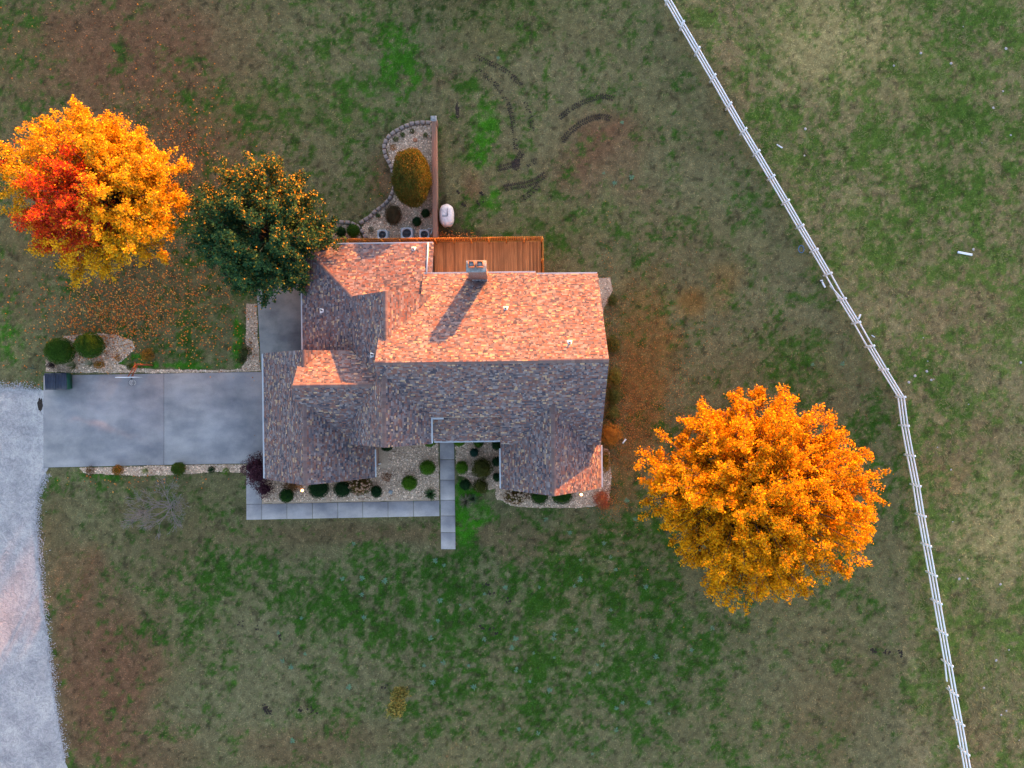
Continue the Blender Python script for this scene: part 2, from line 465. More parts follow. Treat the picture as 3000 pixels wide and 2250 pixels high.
CG = np.array([.034, .094, .014]); CB = np.array([.170, .118, .086]); CT = np.array([.270, .235, .150])
CR = np.array([.190, .092, .076]); CD = np.array([.045, .033, .027]); CV = np.array([.046, .190, .012]); CO = np.array([.120, .118, .060])
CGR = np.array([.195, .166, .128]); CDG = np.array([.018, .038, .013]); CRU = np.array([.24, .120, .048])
blobs = [  # px, py, rx, ry, colour, strength
    (330, 150, 420, 230, CR, .85), (60, 150, 120, 120, CO, .5), (100, 420, 180, 300, CB, .6), (620, 420, 240, 170, CR, .6), (220, 720, 220, 150, CB, .7),
    (620, 300, 160, 90, CO, .5), (900, 330, 240, 90, CO, .7), (880, 470, 260, 110, CGR, .45),
    (1170, 170, 90, 110, CV, .55), (1190, 90, 120, 60, CG, .5), (1050, 300, 110, 60, CV, .25),
    (1330, 10, 170, 60, CDG, .5), (1420, 380, 45, 90, CV, .75), (1390, 470, 40, 60, CV, .6), (1445, 590, 22, 70, CV, .6), (1360, 250, 60, 60, CG, .5),  # dark green at the top edge paints in part of the tree shade
    (1378, 545, 34, 60, CR, .9), (1372, 520, 50, 90, CT, .3), (1770, 430, 140, 130, CR, .95), (1850, 520, 90, 90, CR, .6), (1640, 250, 200, 130, CGR, .7), (1500, 60, 200, 90, CO, .5),
    (1560, 420, 120, 90, CGR, .5), (1900, 520, 200, 160, CGR, .5), (1700, 640, 160, 90, CO, .6), (1980, 700, 180, 120, CB, .4), (2010, 680, 90, 60, CG, .4),
    (1340, 690, 90, 25, CD, .75), (1320, 640, 40, 50, CD, .6), (1285, 420, 16, 70, CG, .6), (1290, 560, 15, 100, CD, .5), (1120, 520, 45, 90, CR, .6),
    (1880, 980, 110, 190, CRU, .6), (1850, 1180, 80, 180, CRU, .7), (2030, 885, 55, 55, CRU, .8), (2120, 870, 40, 60, CRU, .55), (1960, 1010, 60, 70, CRU, .7), (2130, 800, 60, 40, CRU, .4), (1830, 1400, 45, 110, CRU, .5),  # rusty turf east of the house, its orange also standing in for low sun
    (2080, 1000, 130, 90, CGR, .5), (2250, 900, 150, 150, CGR, .55), (2330, 1080, 120, 120, CO, .6),
    (1500, 1560, 300, 60, CR, .35), (1050, 1560, 320, 40, CR, .45), (800, 1580, 220, 60, CB, .45),
    (1350, 1720, 330, 150, CG, .95), (1750, 1660, 260, 160, CG, .9), (1050, 1780, 260, 130, CG, .75), (750, 1700, 220, 120, CG, .55), (1500, 1950, 420, 150, CG, .7),
    (1700, 2080, 260, 120, CG, .55), (2000, 1900, 200, 160, CG, .5), (1160, 2000, 260, 120, CGR, .5), (800, 1950, 200, 160, CGR, .6),
    (320, 2000, 200, 270, CR, .95), (220, 1720, 110, 130, CR, .8), (400, 2200, 200, 110, CR, .7), (180, 1600, 80, 200, CB, .7), (450, 1640, 200, 120, CB, .5), (520, 1860, 160, 120, CG, .4), (620, 2130, 260, 120, CGR, .6), (900, 2180, 240, 80, CR, .4),
    (1400, 1490, 70, 70, CV, .95), (1360, 1540, 40, 60, CV, .95), (1345, 1470, 20, 80, CV, .7), (1195, 1458, 70, 10, CV, .95),
    (2450, 2080, 200, 220, CB, .65), (2600, 2200, 140, 150, CGR, .6), (2260, 1980, 200, 120, CGR, .4), (2500, 1500, 90, 260, CO, .6), (2560, 1250, 70, 120, CG, .6),
    (2470, 130, 260, 170, CT, .75), (2300, 60, 130, 100, CO, .4), (2250, 300, 110, 140, CG, .45), (2650, 230, 160, 110, CO, .5), (2800, 420, 220, 200, CG, .55), (2480, 430, 150, 140, CG, .45),
    (2850, 80, 160, 100, CG, .5), (2700, 650, 260, 160, CG, .4), (2560, 760, 160, 120, CO, .5), (2850, 900, 180, 160, CB, .4), (2720, 1120, 160, 160, CG, .5), (2800, 1270, 160, 100, CB, .35),
    (2920, 1550, 120, 170, CT, .7), (2760, 1400, 80, 80, CRU, .25), (2850, 1900, 180, 260, CO, .55), (2900, 2180, 140, 120, CB, .4),
    (20, 960, 55, 110, CV, .6), (60, 1010, 50, 80, CT, .35), (60, 880, 80, 90, CB, .5), (480, 930, 260, 110, CO, .45), (560, 1020, 180, 50, CG, .3),
    (700, 1000, 18, 90, CV, .8), (560, 1070, 170, 12, CV, .45), (390, 1055, 50, 24, CV, .7), (520, 1074, 120, 10, CV, .5), (330, 1400, 260, 14, CV, .3),
    (2140, 250, 60, 260, CB, .45), (2400, 620, 60, 260, CG, .35), (1250, 235, 120, 26, CR, .3),
]
TRACKS = [
    ([(1395, 165), (1425, 180), (1460, 195), (1488, 212), (1510, 232), (1528, 252)], .42, .16, .8),
    ([(1400, 205), (1430, 228), (1455, 250), (1475, 280), (1492, 310), (1502, 350), (1508, 400), (1512, 440)], .38, .16, .7),
    ([(1540, 300), (1556, 345), (1560, 385)], .38, .18, .5),
    ([(1640, 345), (1670, 320), (1700, 303), (1740, 288), (1770, 281), (1800, 290)], .46, .17, .9),
    ([(1648, 412), (1670, 385), (1700, 362), (1730, 347), (1760, 340), (1792, 348)], .5, .17, 1.0),
    ([(1458, 494), (1490, 486), (1510, 478), (1530, 445)], .55, .15, 1.0),
    ([(1475, 550), (1510, 545), (1545, 540), (1580, 525), (1600, 508)], .6, .15, .95),
    ([(1535, 580), (1560, 560), (1580, 540)], .5, .15, .7),
    ([(1545, 480), (1575, 470)], .55, .15, .8),
]
def track_near(x, y):
    """0..1: how close a point is to a wheel rut"""
    k = np.zeros(np.shape(x))
    for path, wd, lug, dn in TRACKS:
        for a, b in zip(path[:-1], path[1:]):
            a = P(*a); b = P(*b); dx, dy = b.x - a.x, b.y - a.y
            t_ = np.clip(((x - a.x) * dx + (y - a.y) * dy) / (dx * dx + dy * dy), 0, 1)
            d = np.hypot(x - a.x - dx * t_, y - a.y - dy * t_)
            k = np.maximum(k, np.clip(1.4 - d / (wd * .55), 0, 1) * dn)
    return k
def sstep(a, b, v):
    t = np.clip((v - a) / (b - a), 0, 1)
    return t * t * (3 - 2 * t)
def ground_colour(x, y):
    """living turf and dead turf, each with its own drift of colour, meeting along ragged edges"""
    x = np.asarray(x, float); y = np.asarray(y, float)
    px = 1500 + (x - y * TH) / S0; py = 1125 - (y + x * TH) / S0
    wx = (fbm(x * .35, y * .35, 5) - .5) * 150; wy = (fbm(x * .35, y * .35, 9) - .5) * 150
    n = fbm(x * .22, y * .22, 1)[..., None]; n3 = fbm(x * 2.6, y * 2.6, 31, 3)[..., None]
    dead = CGR * (.42 + .4 * n) + CB * (1 - n) * .3 + CO * .26
    live = CG * 1.0 + CO * .25 * n
    G = .27 + .5 * (fbm(x * .13, y * .13, 91) - .5)
    past = np.clip((px - (1950 + np.clip(py, 0, 1160) * .577)) / 60, 0, 1)          # beyond the rail fence
    G = G + past * .24
    live = live * (1 - past[..., None] * .5) + past[..., None] * .5 * (CG * .6 + CO * .75)
    for bx, by, rx, ry, cc, st in blobs:
        q = .15 if min(rx, ry) < 60 else 1.0
        d = np.sqrt(((px + wx * q - bx) / rx) ** 2 + ((py + wy * q - by) / ry) ** 2)
        k = np.clip(1.35 - d, 0, 1); k = k * k * (3 - 2 * k) * st
        kk = k[..., None]
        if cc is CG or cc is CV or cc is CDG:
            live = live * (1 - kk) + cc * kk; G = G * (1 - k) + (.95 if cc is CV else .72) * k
        elif cc is CO:
            G = G * (1 - k) + .50 * k; dead = dead * (1 - kk * .6) + CO * 1.15 * kk * .6
        else:
            dead = dead * (1 - kk) + cc * kk; G = G * (1 - k * .8) + .12 * k * .8
    v = G + 1.0 * (fbm(x * .6, y * .6, 41) - .5) + 1.2 * (fbm(x * 2.3 + 5, y * 2.3, 43) - .5) + .5 * (vnoise(x * 7, y * 7, 47) - .5)
    m = sstep(.20, .76, v)[..., None]
    c = dead * (1 - m) + live * m
    th = sstep(.60, .74, fbm(x * 1.5 + 3, y * 1.5, 71))[..., None] * .45; c = c * (1 - th) + (dead * 1.15 + .02) * th   # straw
    cl = sstep(.66, .76, fbm(x * 2.1, y * 2.1 + 8, 83, 3))[..., None] * .55; c = c * (1 - cl) + CD * cl                # worm casts and bare crumbs
    tk = (track_near(x, y) * .38)[..., None]; c = c * (1 - tk) + CD * 1.3 * tk
    c = c * (.60 + .8 * n3)
    return c * np.array([.66, .70, .46]) * (1 + past[..., None] * np.array([.55, .35, .35]))
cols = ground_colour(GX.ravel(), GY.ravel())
nxg, nyg = len(gx), len(gy)
GZ = (fbm(GX * .12, GY * .12, 77) - .5) * .0
idx = np.arange(nxg * nyg).reshape(nyg, nxg)
faces = np.stack([idx[:-1, :-1].ravel(), idx[:-1, 1:].ravel(), idx[1:, 1:].ravel(), idx[1:, :-1].ravel()], 1)
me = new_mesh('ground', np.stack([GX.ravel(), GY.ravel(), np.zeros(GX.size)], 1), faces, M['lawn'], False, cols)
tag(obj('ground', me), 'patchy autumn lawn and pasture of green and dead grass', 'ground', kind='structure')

# ------------------------------------------------------------------ sheets: road, beds
def sheet(name, poly, z, mat, label, cat, kind='structure', thick=0.0):
    from mathutils.geometry import tessellate_polygon
    pts = [Vector((p[0], p[1], 0)) for p in poly]
    tris = tessellate_polygon([pts])
    vs = [(p.x, p.y, z) for p in pts]
    fs = []
    for a, b, c in tris:
        n = (pts[b] - pts[a]).cross(pts[c] - pts[a]).z
        fs.append((a, b, c) if n > 0 else (a, c, b))
    if thick:
        n = len(vs); vs += [(p.x, p.y, z - thick) for p in pts]
        area = sum(pts[i].x * pts[(i+1) % n].y - pts[(i+1) % n].x * pts[i].y for i in range(n))
        for i in range(n):
            j = (i + 1) % n
            fs.append((i, n + i, n + j, j) if area > 0 else (i, j, n + j, n + i))
    o = obj(name, new_mesh(name, vs, fs, mat))
    return tag(o, label, cat, kind=kind)
sheet('gravel_road', road_poly, .012, M['road'], 'pale crushed gravel road curving past the driveway', 'road')
bed_labels = {'front_left': 'stone chip bed between garage gable and front walk', 'front_right': 'stone chip bed right of the front walk under the porch',
    'south_east': 'stone chip bed round the south east gable', 'east_side': 'narrow leaf strewn bed along the east wall',
    'drive_north': 'stone chip bed along the north edge of the driveway', 'drive_south': 'narrow stone chip bed along the south edge of the driveway',
    'north': 'stone chip bed inside the curved block edging', 'north_west': 'small stone chip bed beside the cedar fence'}
for i, (k, p) in enumerate(bed_polys.items()):
    sheet('planting_bed', p, .010 + .004 * (i % 2), M['bed'], bed_labels[k], 'bed')

# loose stone chips (real little stones)
def stones(polys_d):
    V = []; F = []; C = []
    base = np.array([[1,0,0],[-1,0,0],[0,1,0],[0,-1,0],[0,0,1],[0,0,-.3]], float)
    tri = np.array([[0,2,4],[2,1,4],[1,3,4],[3,0,4]])
    pal = np.array([[.30,.22,.17],[.23,.165,.13],[.36,.28,.23],[.17,.125,.10],[.28,.24,.22],[.42,.34,.28],[.13,.09,.07]])
    pts = []
    for poly, dens in polys_d:
        xs = [p[0] for p in poly]; ys = [p[1] for p in poly]
        A = (max(xs) - min(xs)) * (max(ys) - min(ys)); n = int(A * dens)
        x = NR.uniform(min(xs), max(xs), n); y = NR.uniform(min(ys), max(ys), n)
        m = inpoly(x, y, poly) & ~inpoly(x, y, house_poly)
        for h in [drive_poly, pad_poly] + walk_polys: m &= ~inpoly(x, y, h)
        pts.append(np.stack([x[m], y[m]], 1))
    pts = np.concatenate(pts); n = len(pts)
    s = NR.uniform(.03, .075, n); a = NR.uniform(0, 6.28, n); fl = NR.uniform(.4, .9, n)
    j = NR.uniform(.7, 1.3, (n, 6, 3))
    v = base[None] * j * s[:, None, None]
    ca, sa = np.cos(a)[:, None], np.sin(a)[:, None]
    X = v[..., 0] * ca - v[..., 1] * sa; Y = v[..., 0] * sa + v[..., 1] * ca; Z = v[..., 2] * fl[:, None]
    out = np.stack([X + pts[:, :1], Y + pts[:, 1:], Z + .02], -1).reshape(-1, 3)
    f = (tri[None] + (np.arange(n) * 6)[:, None, None]).reshape(-1, 3)
    c = pal[NR.integers(0, len(pal), n)] * NR.uniform(1.1, 2.3, (n, 1)) * np.array([1.1, 1.0, .85])
    me = new_mesh('stone_chips', out, f, M['stone'], False, np.repeat(c, 4, 0))
    tag(obj('stone_chips', me), 'loose tan stone chips covering the planting beds', 'stones', kind='stuff')
stones([(p, 130 if k != 'east_side' else 40) for k, p in bed_polys.items()])

# ------------------------------------------------------------------ driveway, pad, walk: slabs as pieces
def slab(parent, pts, mat, z0=-.05, z1=.055, inset=.015):
    n = len(pts); cx = sum(p[0] for p in pts) / n; cy = sum(p[1] for p in pts) / n
    def ins(p, d):
        v = Vector((cx - p[0], cy - p[1])); L = v.length
        return (p[0] + v.x / L * d * 1.4, p[1] + v.y / L * d * 1.4)
    a = [ins(p, inset) for p in pts]; b = [ins(p, inset + .012) for p in pts]
    vs = [(x, y, z0) for x, y in a] + [(x, y, z1 - .01) for x, y in a] + [(x, y, z1) for x, y in b]
    fs = [tuple(range(2 * n, 3 * n))]
    for i in range(n):
        j = (i + 1) % n
        fs += [(i, j, n + j, n + i), (n + i, n + j, 2 * n + j, 2 * n + i)]
    area = sum(pts[i][0] * pts[(i+1) % n][1] - pts[(i+1) % n][0] * pts[i][1] for i in range(n))
    if area < 0: fs = [tuple(reversed(f)) for f in fs]
    return obj('concrete_slab', new_mesh('concrete_slab', vs, fs, mat), parent)
def lerp2(a, b, t): return (a[0] + (b[0] - a[0]) * t, a[1] + (b[1] - a[1]) * t)
dr = sheet('driveway', drive_poly, .018, M['joint'], 'wide grey concrete driveway with a centre joint', 'driveway')
tl, tm, tr = [P(128, 1100), P(481, 1094), P(830, 1088)]; bl, bm, br = [P(128, 1370), P(481, 1362), P(830, 1356)]
slab(dr, [tl, tm, bm, bl], M['concrete'])
slab(dr, [tm, tr, br, bm], M['concrete'], z1=.056)
pd = sheet('parking_pad', pad_poly, .022, M['joint'], 'darker concrete pad beside the north west roof', 'pavement')
slab(pd, pad_poly, M['dark_concrete'], z1=.047, inset=.0)
wk = empty('front_walk', P(1310, 1480), 'grey concrete front walk of square slabs', 'path'); wk['kind'] = 'structure'
hx = [722, 767, 841, 916, 990, 1063, 1137, 1212, 1288]
for a, b in zip(hx[:-1], hx[1:]):
    ty = lambda x: 1477 - (x - 722) * 11 / 566; by = lambda x: 1523 - (x - 722) * 11 / 566
    slab(wk, [P(a, ty(a)), P(b, ty(b)), P(b, by(b)), P(a, by(a))], M['walk'], z1=.05 + R.uniform(-.003, .003))
slab(wk, [P(722, 1360), P(767, 1359), P(767, 1476.5), P(722, 1477)], M['walk'])
vy = [1285, 1346, 1406, 1465, 1511, 1560, 1609]
for a, b in zip(vy[:-1], vy[1:]):
    lx = lambda y: 1285 + (y - 1290) * .0125
    slab(wk, [P(lx(a) + (3 if a > 1465 else 3), a), P(lx(a) + 46, a), P(lx(b) + 46, b), P(lx(b) + 3, b)], M['walk'], z1=.052 + R.uniform(-.003, .003))

# ------------------------------------------------------------------ house
house = empty('brick_house', (0, 0, 0), 'large brick house with multi coloured shingle gable roofs', 'house')
PAL = np.array([[.044,.042,.056],[.075,.068,.080],[.135,.068,.058],[.112,.080,.080],[.152,.132,.138],[.122,.103,.108],[.27,.19,.125],[.105,.060,.056],[.160,.102,.090]])
PW = np.array([.13,.14,.15,.16,.10,.13,.06,.08,.05]); PW = PW / PW.sum()
FDIR = {'N': (0, 1), 'S': (0, -1), 'E': (1, 0), 'W': (-1, 0)}
class Slope:
    """one roof plane: downslope face direction, reference line at ref (along face dir) with height zr, fall p"""
    def __init__(s, face, ref, zr, p):
        s.face = face; s.f = FDIR[face]; s.ref = ref; s.zr = zr; s.p = p
    def z(s, x, y):
        return s.zr - s.p * (x * s.f[0] + y * s.f[1] - s.ref)
    def at(s, px, py):
        z = 6.0
        for _ in range(30):
            q = P(px, py, z); z = s.z(q.x, q.y)
        return Vector((q.x, q.y, z))
def build_slope(sl, poly, seed, caps=None, thick=.16):
    """deck slab plus shingle courses"""
    n = len(poly)
    area = sum(poly[i][0] * poly[(i+1) % n][1] - poly[(i+1) % n][0] * poly[i][1] for i in range(n))
    if area < 0: poly = poly[::-1]
    vs = [(x, y, sl.z(x, y)) for x, y in poly] + [(x, y, sl.z(x, y) - thick) for x, y in poly]
    fs = [tuple(range(n)), tuple(range(2 * n - 1, n - 1, -1))] + [(i, n + i, n + (i + 1) % n, (i + 1) % n) for i in range(n)]
    so = obj('roof_slope', new_mesh('roof_slope', vs, fs, M['deckroof']), house)
    rg = np.random.default_rng(seed)
    f = sl.f; e = (-f[1], f[0])
    pa = [x * f[0] + y * f[1] for x, y in poly]; pe = [x * e[0] + y * e[1] for x, y in poly]
    amax, amin = max(pa), min(pa)
    d = .13 / math.sqrt(1 + sl.p ** 2) * (1.0)
    V = []; C = []
    k = 0
    a1 = amax + .03
    while a1 > amin:
        a0 = max(a1 - d, amin - .0)
        am = (a0 + a1) / 2
        am_c = min(max(am, amin + 1e-4), amax - 1e-4)
        xs = []
        for i in range(n):
            j = (i + 1) % n
            if (pa[i] > am_c) != (pa[j] > am_c):
                xs.append(pe[i] + (pe[j] - pe[i]) * (am_c - pa[i]) / (pa[j] - pa[i]))
        xs.sort()
        for q in range(0, len(xs) - 1, 2):
            u = xs[q] - .02; end = xs[q + 1] + .02
            first = True
            prev = None
            while u < end - 1e-3:
                wd = rg.choice([.08, .105, .13, .17, .22, .29]) * rg.uniform(.85, 1.15)
                if first: wd *= rg.uniform(.3, 1); first = False
                u1 = min(u + wd, end)
                if end - u1 < .05: u1 = end
                lift = .014 + rg.uniform(0, .012)
                def pt(a, uu, h):
                    x = a * f[0] + uu * e[0]; y = a * f[1] + uu * e[1]
                    return (x, y, sl.zr - sl.p * (a - sl.ref) + h)
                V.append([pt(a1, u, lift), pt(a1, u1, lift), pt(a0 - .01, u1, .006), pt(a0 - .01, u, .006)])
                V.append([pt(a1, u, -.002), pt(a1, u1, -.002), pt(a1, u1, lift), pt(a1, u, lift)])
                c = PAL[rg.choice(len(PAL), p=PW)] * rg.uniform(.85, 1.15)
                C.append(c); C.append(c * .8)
                u = u1
        a1 -= d
        k += 1
    V = np.array(V).reshape(-1, 3)
    fc = np.arange(len(V)).reshape(-1, 4)
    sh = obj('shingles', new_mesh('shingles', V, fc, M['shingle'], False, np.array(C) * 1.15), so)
    sh['kind'] = 'stuff'
    return so
def gutter(so, a, b, out):
    """open K gutter from a to b, just outside the eave"""
    a = Vector(a); b = Vector(b); o_ = Vector(out)
    d = (b - a).normalized(); mb = MB()
    w_, h_ = .095, .11
    prof = [(0.0, 0.0), (0.0, -h_), (w_ * .8, -h_), (w_, .0), (w_ - .025, .0), (w_ * .78 - .015, -h_ + .02), (.02, -h_ + .02), (.02, 0)]
    for p0, p1 in zip(prof, prof[1:] + prof[:1]):
        q = [a + o_ * p0[0] + Vector((0, 0, p0[1])), b + o_ * p0[0] + Vector((0, 0, p0[1])), b + o_ * p1[0] + Vector((0, 0, p1[1])), a + o_ * p1[0] + Vector((0, 0, p1[1]))]
        mb.add(q, [(0, 1, 2, 3)])
    for e_ in (a, b):
        mb.add([e_ + o_ * p[0] + Vector((0, 0, p[1])) for p in prof], [tuple(range(8))])
    return mb.obj('gutter', M['gutter'], so)
def ridge_cap(so, a, b, sl1, sl2, seed):
    """bent cap shingles overlapping along a ridge (or hip)"""
    rg = random.Random(seed)
    a = Vector(a); b = Vector(b); L = (b - a).length; d = (b - a).normalized()
    side = Vector((-d.y, d.x, 0)).normalized()
    mb = MB(); t_ = 0; wd = .15
    def dz(q, off):
        x, y = q.x + side.x * off, q.y + side.y * off
        return max(min(sl1.z(x, y), sl2.z(x, y)), -99)
    while t_ < L - .02:
        t1 = min(t_ + .24, L)
        g = rg.uniform(.85, 1.2)
        c = rg.choice([(.145, .098, .090), (.135, .095, .092), (.155, .11, .098), (.12, .085, .085)])
        c = tuple(x * g for x in c)
        vs = []
        for tt, lf in ((t_, .045), (t1 + .02, .030)):
            q = a + d * tt
            for off in (-wd, 0, wd):
                vs.append((q.x + side.x * off, q.y + side.y * off, dz(q, off) + lf))
        mb.add(vs, [(0, 1, 4, 3), (1, 2, 5, 4)], 0, c)
        mb.add([vs[0], vs[1], vs[2], (vs[2][0], vs[2][1], vs[2][2] - .03), (vs[1][0], vs[1][1], vs[1][2] - .03), (vs[0][0], vs[0][1], vs[0][2] - .03)], [(0, 1, 4, 5), (1, 2, 3, 4)], 0, c)
        t_ = t1
    o = mb.obj('ridge_cap', M['shingle'], so, cols=True)
    o['kind'] = 'stuff'
    return o
def vent(so, sl, px, py):
    q = sl.at(px, py); f = Vector((sl.f[0], sl.f[1], -sl.p)).normalized(); e = Vector((-sl.f[1], sl.f[0], 0)); n = e.cross(f).normalized()
    if n.z < 0: n = -n
    mb = MB()
    c = q + n * .035
    vs = [c - f * .12 - e * .12, c - f * .12 + e * .12, c + f * .24 + e * .2, c + f * .24 - e * .2]
    vs += [v - n * .04 for v in vs]
    mb.add(vs, [(0, 1, 2, 3), (0, 4, 5, 1), (1, 5, 6, 2), (2, 6, 7, 3), (3, 7, 4, 0)], 0)
    mb.lathe([(.13, -.08), (.085, .10), (.06, .14)], c, 12, 0)
    mb.lathe([(.055, -.1), (.055, .36), (.04, .36), (.04, .1)], c, 12, 1)
    return mb.obj('vent_pipe', [M['gutter'], M['pipe']], so)

# planes (ref = coordinate of the ridge along the face direction)
pm = .843
mN = Slope('N', 1.53, 10.5, pm); mS = Slope('S', -1.53, 10.5, pm)
mNo = Slope('N', 1.53, 10.56, pm)
bW = Slope('W', 8.69, 9.2, .93); cE = Slope('E', -8.69, 9.2, .95)
aW = Slope('W', 16.08, 3.5, .5); dN = Slope('N', 10.92, 3.5, .5)
g1W = Slope('W', 14.82, 7.7, .924); g1E = Slope('E', -14.82, 7.7, .924)
xN = Slope('N', .07, 8.9, .92); xS = Slope('S', -.07, 8.9, .92)
g2W = Slope('W', 8.78, 9.8, 1.1); g2E = Slope('E', -8.78, 9.8, .9)
g3W = Slope('W', -2.87, 8.0, 1.0); g3E = Slope('E', 2.87, 8.0, 1.0)
pS = Slope('S', -1.53, 9.75, pm)

r_mN = build_slope(mN, [(-9.2, 1.53), (6.52, 1.53), (6.52, 8.22), (-6.4, 8.22), (-6.4, 6.3), (-8.5, 3.6), (-9.2, 4.0)], 1)
r_mNo = build_slope(mNo, [(-8.68, 1.56), (1.87, 1.56), (1.87, 8.36), (-6.56, 8.36), (-6.56, 6.3), (-8.5, 3.6), (-8.68, 3.6)], 2, thick=.058)
r_mS = build_slope(mS, [(-9.2, 1.53), (6.52, 1.53), (6.52, -4.58), (-.87, -4.45), (-.87, -2.35), (-5.9, -2.35), (-8.3, .2), (-9.2, .0)], 3)
r_pS = build_slope(pS, [(-5.95, -1.95), (-.70, -1.95), (-.70, -4.22), (-5.95, -4.22)], 4)
r_b = build_slope(bW, [(-8.69, 6.52), (-8.69, 1.2), (-9.3, -.6), (-11.5, 2.6), (-11.5, 6.52)], 5)
r_c = build_slope(cE, [(-8.69, 6.52), (-8.69, 2.8), (-8.0, 2.9), (-5.9, 6.0), (-5.9, 6.52)], 6)
r_a = build_slope(aW, [(-16.08, 10.92), (-11.3, 6.14), (-11.3, 2.55), (-16.08, 2.55)], 7)
r_d = build_slope(dN, [(-16.08, 10.92), (-11.3, 6.14), (-5.92, 6.14), (-5.92, 10.92)], 8)
r_g1w = build_slope(g1W, [(-14.82, 2.59), (-19.04, 2.59), (-19.04, -7.03), (-14.82, -7.03)], 9)
r_g1e = build_slope(g1E, [(-14.82, 2.59), (-11.7, 2.59), (-11.7, -2.4), (-10.6, -4.0), (-10.6, -7.03), (-14.82, -7.03)], 10)
r_xn = build_slope(xN, [(-15.25, .07), (-9.0, .07), (-8.8, .3), (-11.7, 2.59), (-14.3, 2.59), (-15.25, 1.8)], 11)
r_xs = build_slope(xS, [(-15.25, .07), (-9.0, .07), (-9.2, -.4), (-11.6, -4.0), (-12.2, -4.0), (-15.25, -1.9)], 12)
r_g2w = build_slope(g2W, [(-8.78, .75), (-8.78, -4.22), (-11.75, -4.22), (-11.75, -2.3), (-9.3, .5)], 13)
r_g2e = build_slope(g2E, [(-8.78, .75), (-8.78, -4.22), (-5.86, -4.22), (-5.86, -2.1)], 14)
r_g3w = build_slope(g3W, [(2.87, -1.3), (2.87, -7.96), (-.92, -7.96), (-.92, -4.3)], 15)
r_g3e = build_slope(g3E, [(2.87, -1.3), (2.87, -7.96), (6.71, -7.96), (6.71, -4.3)], 16)
# caps
def z2(s, x, y): return (x, y, s.z(x, y))
ridge_cap(r_mN, z2(mN, -9.2, 1.53), z2(mN, 6.52, 1.53), mNo, mS, 1)
ridge_cap(r_b, z2(bW, -8.69, 3.0), z2(bW, -8.69, 6.52), bW, cE, 2)
ridge_cap(r_a, z2(aW, -16.0, 10.84), z2(aW, -11.5, 6.34), aW, dN, 3)
ridge_cap(r_g1w, z2(g1W, -14.82, 2.59), z2(g1W, -14.82, 1.4), g1W, g1E, 4)
ridge_cap(r_g1e, z2(g1W, -14.82, -1.2), z2(g1W, -14.82, -7.03), g1W, g1E, 5)
ridge_cap(r_xn, z2(xN, -15.25, .07), z2(xN, -9.3, .07), xN, xS, 6)
ridge_cap(r_g2w, z2(g2W, -8.78, .6), z2(g2W, -8.78, -4.22), g2W, g2E, 7)
ridge_cap(r_g3w, z2(g3W, 2.87, -1.45), z2(g3W, 2.87, -7.96), g3W, g3E, 8)
# gutters
gutter(r_mNo, (-6.56, 8.38, mNo.z(0, 8.36)), (1.87, 8.38, mNo.z(0, 8.36)), (0, 1, 0))
gutter(r_mN, (1.95, 8.24, mN.z(0, 8.22)), (6.5, 8.24, mN.z(0, 8.22)), (0, 1, 0))
gutter(r_d, (-16.0, 10.94, 3.5), (-5.95, 10.94, 3.5), (0, 1, 0))
gutter(r_a, (-16.10, 10.9, 3.5), (-16.10, 2.6, 3.5), (-1, 0, 0))
gutter(r_g1w, (-19.06, 2.55, g1W.z(-19.04, 0)), (-19.06, -7.0, g1W.z(-19.04, 0)), (-1, 0, 0))
gutter(r_g1e, (-10.58, -4.9, g1E.z(-10.6, 0)), (-10.58, -7.0, g1E.z(-10.6, 0)), (1, 0, 0))
gutter(r_g2e, (-5.84, -2.35, g2E.z(-5.86, 0)), (-5.84, -4.2, g2E.z(-5.86, 0)), (1, 0, 0))
gutter(r_mS, (-5.75, -2.37, mS.z(0, -2.35)), (-4.95, -2.37, mS.z(0, -2.35)), (0, -1, 0))
gutter(r_pS, (-5.9, -4.24, pS.z(0, -4.22)), (-.95, -4.24, pS.z(0, -4.22)), (0, -1, 0))
gutter(r_g3w, (-.94, -4.9, g3W.z(-.92, 0)), (-.94, -7.94, g3W.z(-.92, 0)), (-1, 0, 0))
gutter(r_g3e, (6.73, -4.75, g3E.z(6.71, 0)), (6.73, -7.94, g3E.z(6.71, 0)), (1, 0, 0))
# vents and the downspout lying on the north slope
for so, sl, x, y in ((r_d, dN, 1212, 731), (r_a, aW, 945, 910), (r_b, bW, 1092, 1040), (r_mNo, mNo, 1482, 905), (r_mN, mN, 1669, 1005)):
    vent(so, sl, x, y)
mb = MB(); xd = -6.32
mb.add([(xd - .05, 8.5, dN.z(0, 8.5) + .14), (xd + .05, 8.5, dN.z(0, 8.5) + .14), (xd + .05, 10.98, dN.z(0, 10.98) + .14), (xd - .05, 10.98, dN.z(0, 10.98) + .14),
        (xd - .05, 8.5, dN.z(0, 8.5) + .03), (xd + .05, 8.5, dN.z(0, 8.5) + .03), (xd + .05, 10.98, dN.z(0, 10.98) + .03), (xd - .05, 10.98, dN.z(0, 10.98) + .03)],
       [(0, 3, 2, 1), (4, 5, 6, 7), (0, 1, 5, 4), (1, 2, 6, 5), (2, 3, 7, 6), (3, 0, 4, 7)])
mb.obj('downspout', M['gutter'], r_d)
